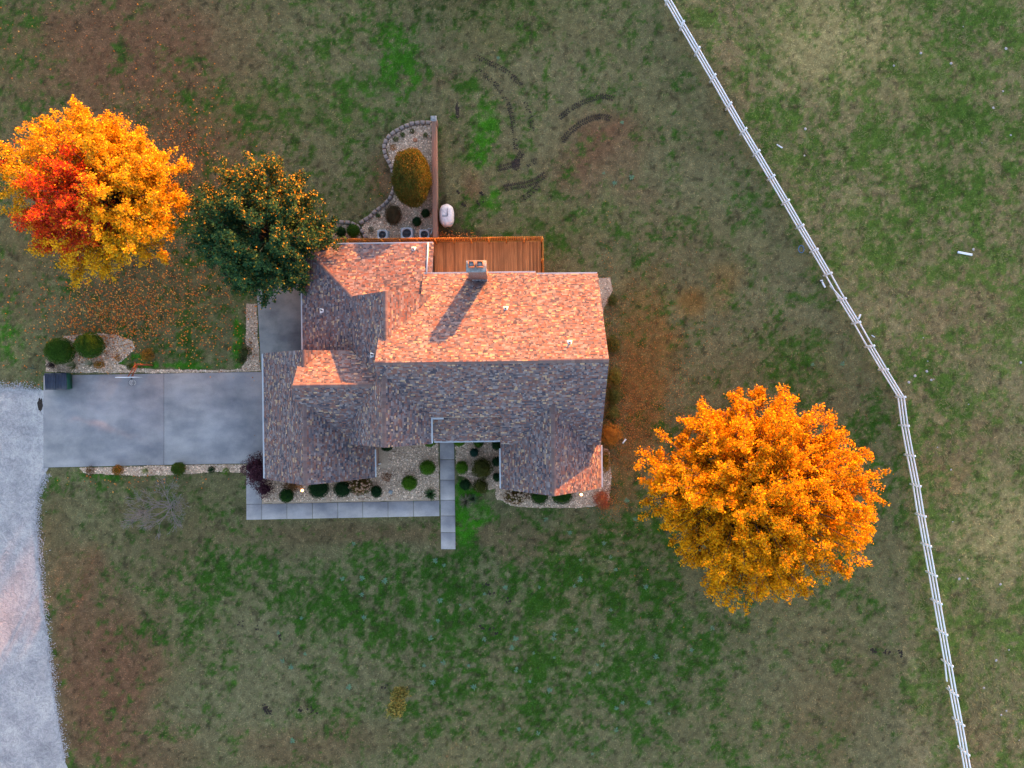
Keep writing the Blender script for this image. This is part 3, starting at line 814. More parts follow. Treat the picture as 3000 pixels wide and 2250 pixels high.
# walls
def wall_poly(poly, z0, z1):
    mb = MB(); n = len(poly)
    area = sum(poly[i][0] * poly[(i+1) % n][1] - poly[(i+1) % n][0] * poly[i][1] for i in range(n))
    if area < 0: poly = poly[::-1]
    for i in range(n):
        a, b = poly[i], poly[(i + 1) % n]
        mb.add([(a[0], a[1], z0), (b[0], b[1], z0), (b[0], b[1], z1), (a[0], a[1], z1)], [(0, 1, 2, 3)])
    return mb.obj('wall', M['brick'], house)
def gable_wall(pts):
    mb = MB(); mb.add(pts, [tuple(range(len(pts)))]); return mb.obj('gable_wall', M['brick'], house)
wall_poly([(-15.7, 10.5), (-6.3, 10.5), (-6.3, 2.7), (-15.7, 2.7)], 0, 3.5)
wall_poly([(-9.0, 7.9), (6.40, 7.9), (6.40, -4.1), (-.4, -4.1), (-.4, -2.6), (-9.0, -2.6)], 0, 5.0)
wall_poly([(-18.65, 2.3), (-11, 2.3), (-11, -6.6), (-18.65, -6.6)], 0, 3.9)
wall_poly([(-11.4, 2.3), (-6.2, 2.3), (-6.2, -3.85), (-11.4, -3.85)], 0, 5.9)
wall_poly([(-.5, -4), (6.3, -4), (6.3, -7.55), (-.5, -7.55)], 0, 4.4)
gable_wall([(6.40, 7.9, 5.0), (6.40, -4.4, 5.0), (6.40, -4.4, mS.z(0, -4.4) - .17), (6.40, 1.53, 10.3), (6.40, 7.9, mN.z(0, 7.9) - .17)])
gable_wall([(6.43, -3.8, 0), (6.43, -4.55, 0), (6.43, -4.55, 5.2), (6.43, -3.8, 5.2)])  # unseen wall piece added to stop sun passing under the rake
gable_wall([(-8.95, 7.0, 4.0), (-8.95, -2.6, 4.0), (-8.95, 0, mS.z(0, 0) - .2), (-8.95, 1.53, 10.3), (-8.95, 6.5, mN.z(0, 6.5) - .2)])
gable_wall([(-18.65, -6.6, 3.9), (-14.82, -6.6, 7.5), (-11, -6.6, 3.9)][::-1])
gable_wall([(-18.65, 2.3, 3.9), (-14.82, 2.3, 7.5), (-11, 2.3, 3.9)])
gable_wall([(-14.6, 2.3, 3.9), (-14.3, 2.3, 6.5), (-11.3, 2.3, 6.5), (-11.3, 2.3, 3.9)])
gable_wall([(-11.4, 6.3, 4.9), (-11.4, 6.3, 6.4), (-8.69, 6.3, 9.0), (-6.3, 6.3, 6.8), (-6.3, 6.3, 4.9)])
gable_wall([(-11.2, 6.3, 4.9), (-11.2, 2.4, 4.9), (-11.2, 2.4, 6.6), (-11.2, 6.3, 6.6)])
gable_wall([(-6.5, 6.3, 4.2), (-6.5, 8.2, 4.2), (-6.5, 8.2, 4.75), (-6.5, 6.3, 6.3)])
gable_wall([(-11.4, -3.85, 5.9), (-11.4, -3.85, 6.6), (-8.78, -3.85, 9.5), (-6.2, -3.85, 7.2), (-6.2, -3.85, 5.9)][::-1])
gable_wall([(-6.1, -2.3, 4), (-6.1, -3.85, 4), (-6.1, -3.85, 7.2), (-6.1, -2.3, 7.2)])
gable_wall([(-.5, -7.55, 4.4), (2.87, -7.55, 7.8), (6.3, -7.55, 4.4)])
gable_wall([(-.4, -2.6, 5), (-.4, -4.1, 5), (-.4, -4.1, 5.4), (-.4, -2.6, 6.7)])
def window(a, b, z0, z1, out, name='window', pane=True, mat=None):
    """opening piece on a wall, from a to b (xy), with frame and panes"""
    a = Vector((a[0], a[1], 0)); b = Vector((b[0], b[1], 0)); o_ = Vector((out[0], out[1], 0))
    d = (b - a).normalized(); L = (b - a).length
    mt = Matrix(((d.x, o_.x, 0, a.x), (d.y, o_.y, 0, a.y), (0, 0, 1, 0), (0, 0, 0, 1)))
    mb = MB(); t_ = .07
    for lo, hi in (((0, .003, z0), (L, .06, z0 + t_)), ((0, .003, z1 - t_), (L, .06, z1)), ((0, .003, z0 + t_), (t_, .06, z1 - t_)), ((L - t_, .003, z0 + t_), (L, .06, z1 - t_)), ((L / 2 - .025, .003, z0 + t_), (L / 2 + .025, .05, z1 - t_))):
        mb.box(lo, hi, 0, mt)
    o = mb.obj(name, mat or M['gutter'], house)
    if pane:
        for x0, x1 in ((t_, L / 2 - .025), (L / 2 + .025, L - t_)):
            m2 = MB(); m2.box((x0, .004, z0 + t_), (x1, .022, z1 - t_), 0, mt); m2.obj('pane', M['glass'], o)
    return o
window((-16.0, -6.6), (-13.6, -6.6), 1.0, 2.5, (0, -1)); window((1.7, -7.55), (4.0, -7.55), .9, 2.6, (0, -1))
window((-10.2, -3.85), (-7.6, -3.85), .9, 2.6, (0, -1)); window((-3.2, -2.6), (-1.4, -2.6), .9, 2.6, (0, -1))
window((6.40, 0), (6.40, 1.8), .9, 2.5, (1, 0)); window((6.40, 4.6), (6.40, 6.2), .9, 2.5, (1, 0)); window((-1.0, 7.9), (1.6, 7.9), .35, 2.4, (0, 1))
def door(a, b, z1, out, mat, rows, name):
    a = Vector((a[0], a[1], 0)); b = Vector((b[0], b[1], 0)); o_ = Vector((out[0], out[1], 0)); d = (b - a).normalized(); L = (b - a).length
    mt = Matrix(((d.x, o_.x, 0, a.x), (d.y, o_.y, 0, a.y), (0, 0, 1, 0), (0, 0, 0, 1)))
    mb = MB()
    mb.box((0, .003, .06), (L, .03, z1), 0, mt)
    for r_ in range(rows):
        h = (z1 - .06) / rows
        mb.box((.06, .03, .06 + r_ * h + .04), (L - .06, .045, .06 + (r_ + 1) * h - .04), 0, mt)
    o = mb.obj(name, mat, house)
    m2 = MB(); m2.box((L * .88, .045, 1.0), (L * .88 + .05, .11, 1.15), 0, mt); m2.obj('handle', M['rim'], o)
door((-18.65, 1.6), (-18.65, -1.2), 2.4, (-1, 0), M['garage'], 4, 'garage_door'); door((-18.65, -2.2), (-18.65, -5.0), 2.4, (-1, 0), M['garage'], 4, 'garage_door')
door((-5.8, -2.6), (-4.7, -2.6), 2.2, (0, -1), M['door'], 3, 'front_door')
for x in (-5.4, -3.2, -1.2):
    mb = MB(); mb.box((x - .1, -4.05, .0), (x + .1, -3.85, pS.z(0, -3.95) - .2), 0); mb.obj('porch_post', M['gutter'], house)
# chimney
cx0, cx1, cy0, cy1, ctop = -3.03, -1.68, 7.75, 8.5, 9.4
mb = MB()
mb.box((cx0 + .05, cy0 + .05, 0), (cx1 - .05, cy1 - .05, ctop - .45)); mb.box((cx0 + .02, cy0 + .02, ctop - .45), (cx1 - .02, cy1 - .02, ctop - .22)); mb.box((cx0, cy0, ctop - .22), (cx1, cy1, ctop - .05))
ch = mb.obj('chimney', M['brick'], house)
mb = MB(); b_ = .12
mb.box((cx0 - .03, cy0 - .03, ctop - .05), (cx1 + .03, cy1 + .03, ctop + .02), bev=.03); mb.obj('chimney_crown', M['cap'], ch)
for x0, x1 in ((cx0 + .14, cx0 + .56), (cx0 + .70, cx0 + 1.16)):
    mb = MB(); y0, y1 = cy0 + .24, cy1 - .08; t_ = .045; h0, h1 = ctop + .02, ctop + .48
    mb.box((x0, y0, h0), (x1, y0 + t_, h1)); mb.box((x0, y1 - t_, h0), (x1, y1, h1)); mb.box((x0, y0 + t_, h0), (x0 + t_, y1 - t_, h1)); mb.box((x1 - t_, y0 + t_, h0), (x1, y1 - t_, h1))
    mb.box((x0 + t_, y0 + t_, h0), (x1 - t_, y1 - t_, h1 - .07), 1)
    mb.obj('flue', [M['flue'], M['cap']], ch)
mb = MB()
for i in range(5):
    x = cx0 + .15 + i * .24; mb.box((x, cy0 - .03, mNo.z(0, cy0) - .05), (x + .2, cy0 + .05, mNo.z(0, cy0) + .14))
mb.obj('flashing', M['acbox'], ch)

# ------------------------------------------------------------------ deck with picket fence
DZ = .30; YF = 11.66; XE = 2.62; XW = -14.5
deck = empty('cedar_deck', (-2, 10, 0), 'orange stained wooden deck with picket screen behind the house', 'deck')
bm_ = {}
def board_mesh(L):
    k = round(L, 2)
    if k not in bm_:
        mb = MB(); mb.box((-.068, -L / 2, -.035), (.068, L / 2, 0), bev=.008); bm_[k] = mb.mesh('deck_board', M['deck'])
    return bm_[k]
x = XW + .07
while x < XE - .05:
    y0 = 10.52 if x < -6.25 else 7.92
    o = obj('deck_board', board_mesh(YF - .04 - y0), deck, (x, (YF - .04 + y0) / 2, DZ + R.uniform(-.004, .004)))
    x += .143
mb = MB(); mb.box((XW, YF - .05, 0), (XE, YF - .02, DZ - .04)); mb.box((XE - .03, 7.92, 0), (XE, YF - .05, DZ - .04)); mb.obj('skirt_board', M['rail'], deck)
mb = MB(); mb.box((-.045, -.012, 0), (.045, .012, 1.70)); pk = mb.mesh('picket', M['picket'])
mb = MB(); mb.box((-.012, -.045, 0), (.012, .045, 1.70)); pk2 = mb.mesh('picket', M['picket'])
x = XW
while x <= XE + .02:
    obj('picket', pk, deck, (x, YF + .015 , DZ + R.uniform(-.012, .012))); x += .142
y = 8.35
while y < YF - .05:
    obj('picket', pk2, deck, (XE + .015, y, DZ + R.uniform(-.012, .012))); y += .142
mb = MB(); mb.box((-.05, -.05, -.3), (.05, .05, 1.66), bev=.01); ps = mb.mesh('fence_post', M['picket'])
x = XE - .08
while x > XW:
    obj('fence_post', ps, deck, (x, YF - .10, DZ)); x -= 1.42
for y in (8.4, 9.9): obj('fence_post', ps, deck, (XE - .10, y, DZ))
for z in (.25, 1.45):
    mb = MB(); mb.box((XW, YF - .049, DZ + z), (XE - .05, YF + .002, DZ + z + .09)); mb.obj('rail', M['rail'], deck)
    mb = MB(); mb.box((XE - .049, 8.3, DZ + z), (XE + .002, YF - .06, DZ + z + .09)); mb.obj('rail', M['rail'], deck)

# ------------------------------------------------------------------ brick garden wall with rowlock cap
wx0, wx1, wy0, wy1, wz = -6.16, -5.80, 11.75, 21.3, 1.62
gw = empty('garden_wall', ((wx0 + wx1) / 2, (wy0 + wy1) / 2, 0), 'long low brick garden wall running north from the deck', 'wall')
mb = MB(); mb.box((wx0 + .04, wy0, 0), (wx1 - .04, wy1, wz)); mb.obj('wall_body', M['gface'], gw)
mb = MB(); mb.box((-.18, -.034, 0), (.18, .034, .095), bev=.008); cb = mb.mesh('cap_brick', M['gbrick'])
y = wy0 + .04
while y < wy1 - .3:
    obj('cap_brick', cb, gw, ((wx0 + wx1) / 2 + R.uniform(-.006, .006), y, wz + R.uniform(0, .006))); y += .076
mb = MB(); mb.box((wx0 - .02, wy1 - .28, 0), (wx1 + .02, wy1 + .1, wz + .06)); mb.obj('end_pillar', M['gface'], gw)
mb = MB(); mb.box((wx0 - .06, wy1 - .31, wz + .06), (wx1 + .06, wy1 + .13, wz + .13), bev=.02); mb.obj('pillar_cap', M['cap'], gw)

# ------------------------------------------------------------------ curved block edging
def edging(path, label, step=.43):
    pts = [P(x, y, .2).xy for x, y in path]
    root = empty('block_edging', (pts[len(pts) // 2].x, pts[len(pts) // 2].y, 0), label, 'edging')
    # resample
    segs = [(a, b) for a, b in zip(pts[:-1], pts[1:])]
    L = sum((b - a).length for a, b in segs); n = max(2, int(L / step)); acc = 0
    def at(s):
        for a, b in segs:
            l = (b - a).length
            if s <= l: return a + (b - a) * (s / l), (b - a).normalized()
            s -= l
        return pts[-1], (segs[-1][1] - segs[-1][0]).normalized()
    mb = MB(); mb.add([(-.2, -.15, 0), (.2, -.15, 0), (.185, .15, 0), (-.185, .15, 0), (-.19, -.14, .24), (.19, -.14, .24), (.175, .14, .24), (-.175, .14, .24), (-.17, -.12, .27), (.17, -.12, .27), (.155, .12, .27), (-.155, .12, .27)],
                      [(0, 1, 5, 4), (1, 2, 6, 5), (2, 3, 7, 6), (3, 0, 4, 7), (4, 5, 9, 8), (5, 6, 10, 9), (6, 7, 11, 10), (7, 4, 8, 11), (8, 9, 10, 11)])
    blk = mb.mesh('edging_block', M['block'])
    for i in range(n):
        q, d = at((i + .5) * L / n)
        o = obj('edging_block', blk, root, (q.x, q.y, R.uniform(-.03, .02)), (R.uniform(-.04, .04), R.uniform(-.04, .04), math.atan2(d.y, d.x) + R.uniform(-.07, .07)))
edging([(1262, 359), (1235, 358), (1205, 362), (1180, 372), (1158, 384), (1140, 398), (1130, 412), (1125, 428), (1126, 444), (1130, 458), (1138, 472), (1147, 490), (1154, 520), (1156, 545), (1150, 562), (1142, 580), (1128, 597), (1112, 609), (1098, 620), (1082, 636), (1065, 646), (1053, 655)],
       'curved row of grey blocks edging the north bed')
edging([(975, 651), (1000, 650), (1024, 651), (1044, 660), (1058, 673), (1067, 688), (1072, 700)], 'short curved row of brown blocks beside two small shrubs')

# ------------------------------------------------------------------ air conditioners
def ac(cx, cy, sz, label):
    r = empty('air_conditioner', (cx, cy, 0), label, 'air conditioner', 'condensers behind the picket screen')
    h = .85; s_ = sz / 2
    mb = MB(); mb.box((cx - s_ - .06, cy - s_ - .06, 0), (cx + s_ + .06, cy + s_ + .06, .07)); mb.obj('base_pad', M['cap'], r)
    mb = MB()
    n = 24
    ring_o = []; ring_i = []
    for k in range(n):
        g = 2 * math.pi * (k + .5) / n; c, s2 = math.cos(g), math.sin(g); q = 1 / max(abs(c), abs(s2)); q = min(q, 1.28)
        ring_o.append((cx + c * q * s_, cy + s2 * q * s_)); ring_i.append((cx + c * s_ * .78, cy + s2 * s_ * .78))
    vs = [(x, y, .07) for x, y in ring_o] + [(x, y, h) for x, y in ring_o] + [(x, y, h + .02) for x, y in ring_i] + [(x, y, h - .22) for x, y in ring_i]
    fs = []
    for k in range(n):
        j = (k + 1) % n
        fs += [(k, j, n + j, n + k), (n + k, n + j, 2 * n + j, 2 * n + k), (2 * n + k, 2 * n + j, 3 * n + j, 3 * n + k)]
    mb.add(vs, fs); mb.obj('case', M['acbox'], r)
    mb = MB(); mb.add([(x, y, h - .215) for x, y in ring_i], [tuple(range(n))]); mb.obj('well', M['acdark'], r)
    mb = MB(); mb.lathe([(.0, h - .06), (.11, h - .06), (.11, h - .18)], (cx, cy, 0), 12)
    for k in range(3):
        g = 2.1 * k + .5
        d = Vector((math.cos(g), math.sin(g), 0)); e = Vector((-d.y, d.x, 0)); c = Vector((cx, cy, h - .13))
        a_ = c + d * .08; b2 = c + d * s_ * .72
        mb.add([a_ - e * .05 + Vector((0, 0, .03)), a_ + e * .05, b2 + e * .12 - Vector((0, 0, .02)), b2 - e * .12 + Vector((0, 0, .05))], [(0, 1, 2, 3)])
    mb.obj('fan', M['acdark'], r)
ac(-10.35, 12.20, .80, 'dark grey condenser unit alone between the block edging and the picket screen')
ac(-8.38, 12.28, .95, 'largest condenser unit with pale rim, middle of three')
ac(-6.95, 12.18, .80, 'grey condenser unit close to the brick garden wall')
pr = empty('white_pipe', (-6.35, 12.6, 0), 'white plastic pipe leaning beside the garden wall', 'pipe')
mb = MB(); mb.tube((-6.30, 12.85, .02), (-6.42, 12.15, 1.05), .035); mb.obj('pipe_run', M['white'], pr)
mb = MB(); mb.tube((-6.30, 12.85, .02), (-6.75, 12.8, .05), .035); mb.obj('pipe_elbow', M['white'], pr)

# ------------------------------------------------------------------ white wrapped oval
q = P(1309, 632, .7)
vs = []; fs = []; nu, nv = 32, 14
ax, ay, az = .60, .90, .62
for i in range(nv + 1):
    ph = -math.pi / 2 + math.pi * i / nv
    for k in range(nu):
        g = 2 * math.pi * k / nu
        def se(v, e): return math.copysign(abs(v) ** e, v)
        x_ = ax * se(math.cos(ph), .55) * se(math.cos(g), .8); y_ = ay * se(math.cos(ph), .55) * se(math.sin(g), .8); z_ = az * se(math.sin(ph), .6)
        nn = 1 + .035 * mnoise.noise(Vector((x_ * 3, y_ * 3, z_ * 3))) + .02 * math.sin(9 * g + 4 * ph)
        vs.append((q.x + x_ * nn, q.y + y_ * nn, az + z_ * nn + .02))
for i in range(nv):
    for k in range(nu):
        fs.append((i * nu + k, i * nu + (k + 1) % nu, (i + 1) * nu + (k + 1) % nu, (i + 1) * nu + k))
fo = empty('wrapped_tub', (q.x, q.y, 0), 'white plastic wrapped oval tub standing east of the garden wall', 'tub')
obj('cover', new_mesh('cover', vs, fs, M['foil'], True), fo)
mb = MB(); mb.box((q.x + .08, q.y - .12, 1.225), (q.x + .14, q.y + .45, 1.29)); mb.box((q.x - .3, q.y - .18, 1.225), (q.x + .14, q.y - .12, 1.285)); mb.obj('strap', M['foild'], fo)

# ------------------------------------------------------------------ white rail fence
post_px = [(1908, -52), (1946, 16), (1988, 89), (2032, 164), (2077, 241), (2123, 322), (2165, 395), (2203, 458), (2245, 529), (2287, 600), (2328, 670), (2369, 739), (2409, 808), (2449, 880), (2491, 948), (2530, 1016), (2570, 1083), (2619, 1162),
           (2630, 1245), (2646, 1331), (2663, 1417), (2677, 1503), (2693, 1589), (2709, 1673), (2723, 1753), (2739, 1842), (2755, 1931), (2770, 2015), (2787, 2101), (2802, 2185), (2818, 2270)]
fp = [P(x + 3, y) for x, y in post_px]
fence = empty('rail_fence', fp[15], 'long white three rail vinyl fence between lawn and pasture', 'fence')
mb = MB(); mb.box((-.065, -.065, -.1), (.065, .065, 1.48)); mb.add([(-.085, -.085, 1.48), (.085, -.085, 1.48), (.085, .085, 1.48), (-.085, .085, 1.48), (-.085, -.085, 1.51), (.085, -.085, 1.51), (.085, .085, 1.51), (-.085, .085, 1.51), (0, 0, 1.56)],
    [(3, 2, 1, 0), (0, 1, 5, 4), (1, 2, 6, 5), (2, 3, 7, 6), (3, 0, 4, 7), (4, 5, 8), (5, 6, 8), (6, 7, 8), (7, 4, 8)])
pm_ = mb.mesh('post', M['vinyl'])
for i, q in enumerate(fp):
    a_ = fp[max(0, i - 1)]; b_2 = fp[min(len(fp) - 1, i + 1)]; d = b_2 - a_
    obj('post', pm_, fence, (q.x, q.y, 0), (R.uniform(-.012, .012), R.uniform(-.012, .012), math.atan2(d.y, d.x)))
mb = MB(); mb.box((0, -.035, -.075), (1, .035, .075)); rm = mb.mesh('rail', M['vinyl'])
def rail(a, b, z0, z1):
    a = Vector((a.x, a.y, z0)); b = Vector((b.x, b.y, z1)); d = b - a
    o = obj('rail', rm, fence, a, (0, -math.asin(d.z / d.length), math.atan2(d.y, d.x)))
    o.scale = (d.length, 1, 1)
for i, (a, b) in enumerate(zip(fp[:-1], fp[1:])):
    dd = (b - a).normalized(); A = a + dd * .068; B = b - dd * .068
    for j, z in enumerate((.42, .86, 1.30)):
        if i == 14 and j == 1: continue
        if i == 12 and j == 1:
            rail(a + dd * .95, B, .18, .86); continue
        if i == 26 and j == 0:
            rail(A, a + dd * 1.75, z, .22); rail(b - dd * .35, B, .36, z); continue
        z_ = z + R.uniform(-.012, .012); rail(A, B, z_, z_ + R.uniform(-.012, .012))
def plank(px, py, ang, L, label, wd=.13, name='broken_rail', z=.0, mat='vinyl', hh=.1):
    q = P(px, py); mb = MB(); c, s_ = math.cos(ang), math.sin(ang)
    mt = Matrix(((c, -s_, 0, q.x), (s_, c, 0, q.y), (0, 0, 1, z), (0, 0, 0, 1)))
    mb.box((-L / 2, -wd / 2, 0), (L / 2, wd / 2, hh), 0, mt, bev=.012)
    mb.box((-L / 2 + .002, -wd / 2 + .025, .03), (-L / 2 - .012, wd / 2 - .025, hh - .03), 1, mt)
    return tag(mb.obj(name, [M[mat], M['blue']]), label, 'rail' if name == 'broken_rail' else 'post')
plank(2825, 743, -.2, 1.2, 'white vinyl fence post lying out in the pasture', .16, 'fallen_post', hh=.14)
plank(2412, 834, -1.1, .55, 'broken white rail piece lying on the lawn beside the rail fence', .12)
plank(2406, 822, .1, .2, 'small white rail scrap on the lawn by the broken piece', .1)
plank(2517, 928, 1.15, .42, 'short white rail stub poking out against a fence post', .12)
plank(2557, 985, -.6, .3, 'tiny white rail splinter on the pasture side of the fence', .06)
plank(2283, 429, -.55, .55, 'thin white strip lying in pasture grass near the upper fence', .08)
q = P(2347, 730); mb = MB(); n = 20
for k in range(n):
    g0, g1 = 2 * math.pi * k / n, 2 * math.pi * (k + 1) / n
    mb.tube((q.x + .22 * math.cos(g0), q.y + .30 * math.sin(g0), .03), (q.x + .22 * math.cos(g1), q.y + .30 * math.sin(g1), .03), .022, n=6)
tag(mb.obj('rope_ring', M['blue']), 'loop of blue hose lying in the grass by the fence', 'hose')

# ------------------------------------------------------------------ bin, hoop
bx0, bx1, by0, by1, bz = -37.70, -35.98, .02, 1.30, .92
bn = empty('trash_bin', ((bx0 + bx1) / 2, .65, 0), 'green steel bin with black ribbed double lid on the driveway corner', 'bin')
mb = MB(); mb.add([(bx0 + .05, by0 + .05, .06), (bx1 - .05, by0 + .05, .06), (bx1 - .05, by1 - .05, .06), (bx0 + .05, by1 - .05, .06), (bx0, by0, bz - .08), (bx1, by0, bz - .08), (bx1, by1, bz - .02), (bx0, by1, bz - .02)],
    [(3, 2, 1, 0), (0, 1, 5, 4), (1, 2, 6, 5), (2, 3, 7, 6), (3, 0, 4, 7), (4, 5, 6, 7)])
for y in (by0 - .03, by1): mb.box((bx0, y, .45), (bx1, y + .03, .53))
for x in (bx0 - .03, bx1): mb.box((x, by0, .45), (x + .03, by1, .53))
mb.obj('body', M['bingreen'], bn)
xm = (bx0 + bx1) / 2
for x0, x1 in ((bx0 - .02, xm - .015), (xm + .015, bx1 + .02)):
    mb = MB(); n = 7; wd = (x1 - x0) / n
    mb.add([(x0, by0 - .04, bz - .07), (x1, by0 - .04, bz - .07), (x1, by1 + .03, bz), (x0, by1 + .03, bz), (x0, by0 - .04, bz - .03), (x1, by0 - .04, bz - .03), (x1, by1 + .03, bz + .04), (x0, by1 + .03, bz + .04)],
           [(3, 2, 1, 0), (0, 1, 5, 4), (1, 2, 6, 5), (2, 3, 7, 6), (3, 0, 4, 7), (4, 5, 6, 7)])
    lid = mb.obj('lid', M['binlid'], bn)
    for k in range(n):
        a = x0 + k * wd + wd * .2; b = x0 + (k + 1) * wd - wd * .2; m2 = MB()
        m2.add([(a, by0 + .03, bz - .03), (b, by0 + .03, bz - .03), (b, by1 - .03, bz + .036), (a, by1 - .03, bz + .036), (a + .02, by0 + .06, bz + .02), (b - .02, by0 + .06, bz + .02), (b - .02, by1 - .06, bz + .085), (a + .02, by1 - .06, bz + .085)],
               [(0, 1, 5, 4), (1, 2, 6, 5), (2, 3, 7, 6), (3, 0, 4, 7), (4, 5, 6, 7)])
        m2.obj('rib', M['binlid'], lid)
for x in (bx0 + .2, bx1 - .2):
    for y in (by0 + .2, by1 - .2):
        mb = MB(); mb.tube((x - .03, y, .075), (x + .03, y, .075), .075, n=12); mb.obj('wheel', M['rim'], bn)

hb = P(447, 1070); hp = empty('basketball_hoop', (hb.x, hb.y, 0), 'rusty basketball hoop pole leaning its board over the driveway', 'hoop')
mb = MB(); mb.tube((hb.x, hb.y, -.1), (hb.x, hb.y, 2.7), .075, .07, 10); mb.tube((hb.x, hb.y, 2.7), (hb.x, hb.y, 2.76), .078, .02, 10); mb.obj('pole', M['rust'], hp)
yb = hb.y - 1.02; xb = hb.x - .12
mb = MB()
for z0, z1 in ((2.62, 3.55), (2.3, 3.05)): mb.tube((hb.x, hb.y, z0), (xb, yb + .03, z1), .045, n=8)
mb.tube((hb.x - .0, hb.y, 2.45), (xb + .25, yb + .03, 3.3), .025, n=6)
mb.obj('arm', M['rust'], hp)
mb = MB(); mb.box((xb - .76, yb - .02, 2.88), (xb + .76, yb + .02, 3.95), bev=.006)
bbd = mb.obj('backboard', M['vinyl'], hp)
mb = MB(); n = 22
for k in range(n):
    g0, g1 = 2 * math.pi * k / n, 2 * math.pi * (k + 1) / n
    mb.tube((xb + .235 * math.cos(g0), yb - .42 + .235 * math.sin(g0), 3.05), (xb + .235 * math.cos(g1), yb - .42 + .235 * math.sin(g1), 3.05), .016, n=6)
mb.box((xb - .06, yb - .2, 3.0), (xb + .06, yb - .02, 3.07)); rimo = mb.obj('rim', M['rim'], hp)
mb = MB()
for k in range(12):
    g = 2 * math.pi * k / 12; g2 = g + .35
    mb.tube((xb + .23 * math.cos(g), yb - .42 + .23 * math.sin(g), 3.04), (xb + .15 * math.cos(g2), yb - .42 + .15 * math.sin(g2), 2.65), .007, n=4)
    mb.tube((xb + .23 * math.cos(g2), yb - .42 + .23 * math.sin(g2), 3.04), (xb + .15 * math.cos(g), yb - .42 + .15 * math.sin(g), 2.65), .007, n=4)
mb.obj('net', M['white'], rimo)

# ------------------------------------------------------------------ leaf clouds
def quads(c, nrm, size, aspect=.75, rng=NR):
    """leaf faces: centres (n,3), normals (n,3), sizes (n)"""
    n = len(c)
    nrm = nrm / (np.linalg.norm(nrm, axis=1, keepdims=True) + 1e-9)
    r = rng.normal(size=(n, 3)); t = np.cross(nrm, r); t /= (np.linalg.norm(t, axis=1, keepdims=True) + 1e-9)
    b = np.cross(nrm, t)
    t = t * (size * .5)[:, None]; b = b * (size * .5 * aspect)[:, None]
    fold = nrm * (size * .12)[:, None]
    v = np.stack([c - t, c - b * 1.0 + fold, c + t, c + b + fold], 1).reshape(-1, 3)   # a pointed leaf
    return v, np.arange(4 * n).reshape(-1, 4)

def branch_mesh(mb, a, b, r0, r1, bend, rng, n=5, segs=4):
    a = Vector(a); b = Vector(b); prev = a; L = (b - a).length
    off = Vector((rng.uniform(-1, 1), rng.uniform(-1, 1), rng.uniform(-.3, .6))) * L * bend
    for i in range(1, segs + 1):
        t = i / segs; q = a.lerp(b, t) + off * math.sin(math.pi * t)
        mb.tube(prev, q, r0 + (r1 - r0) * (i - 1) / segs, r0 + (r1 - r0) * t, n, cap=False)
        prev = q

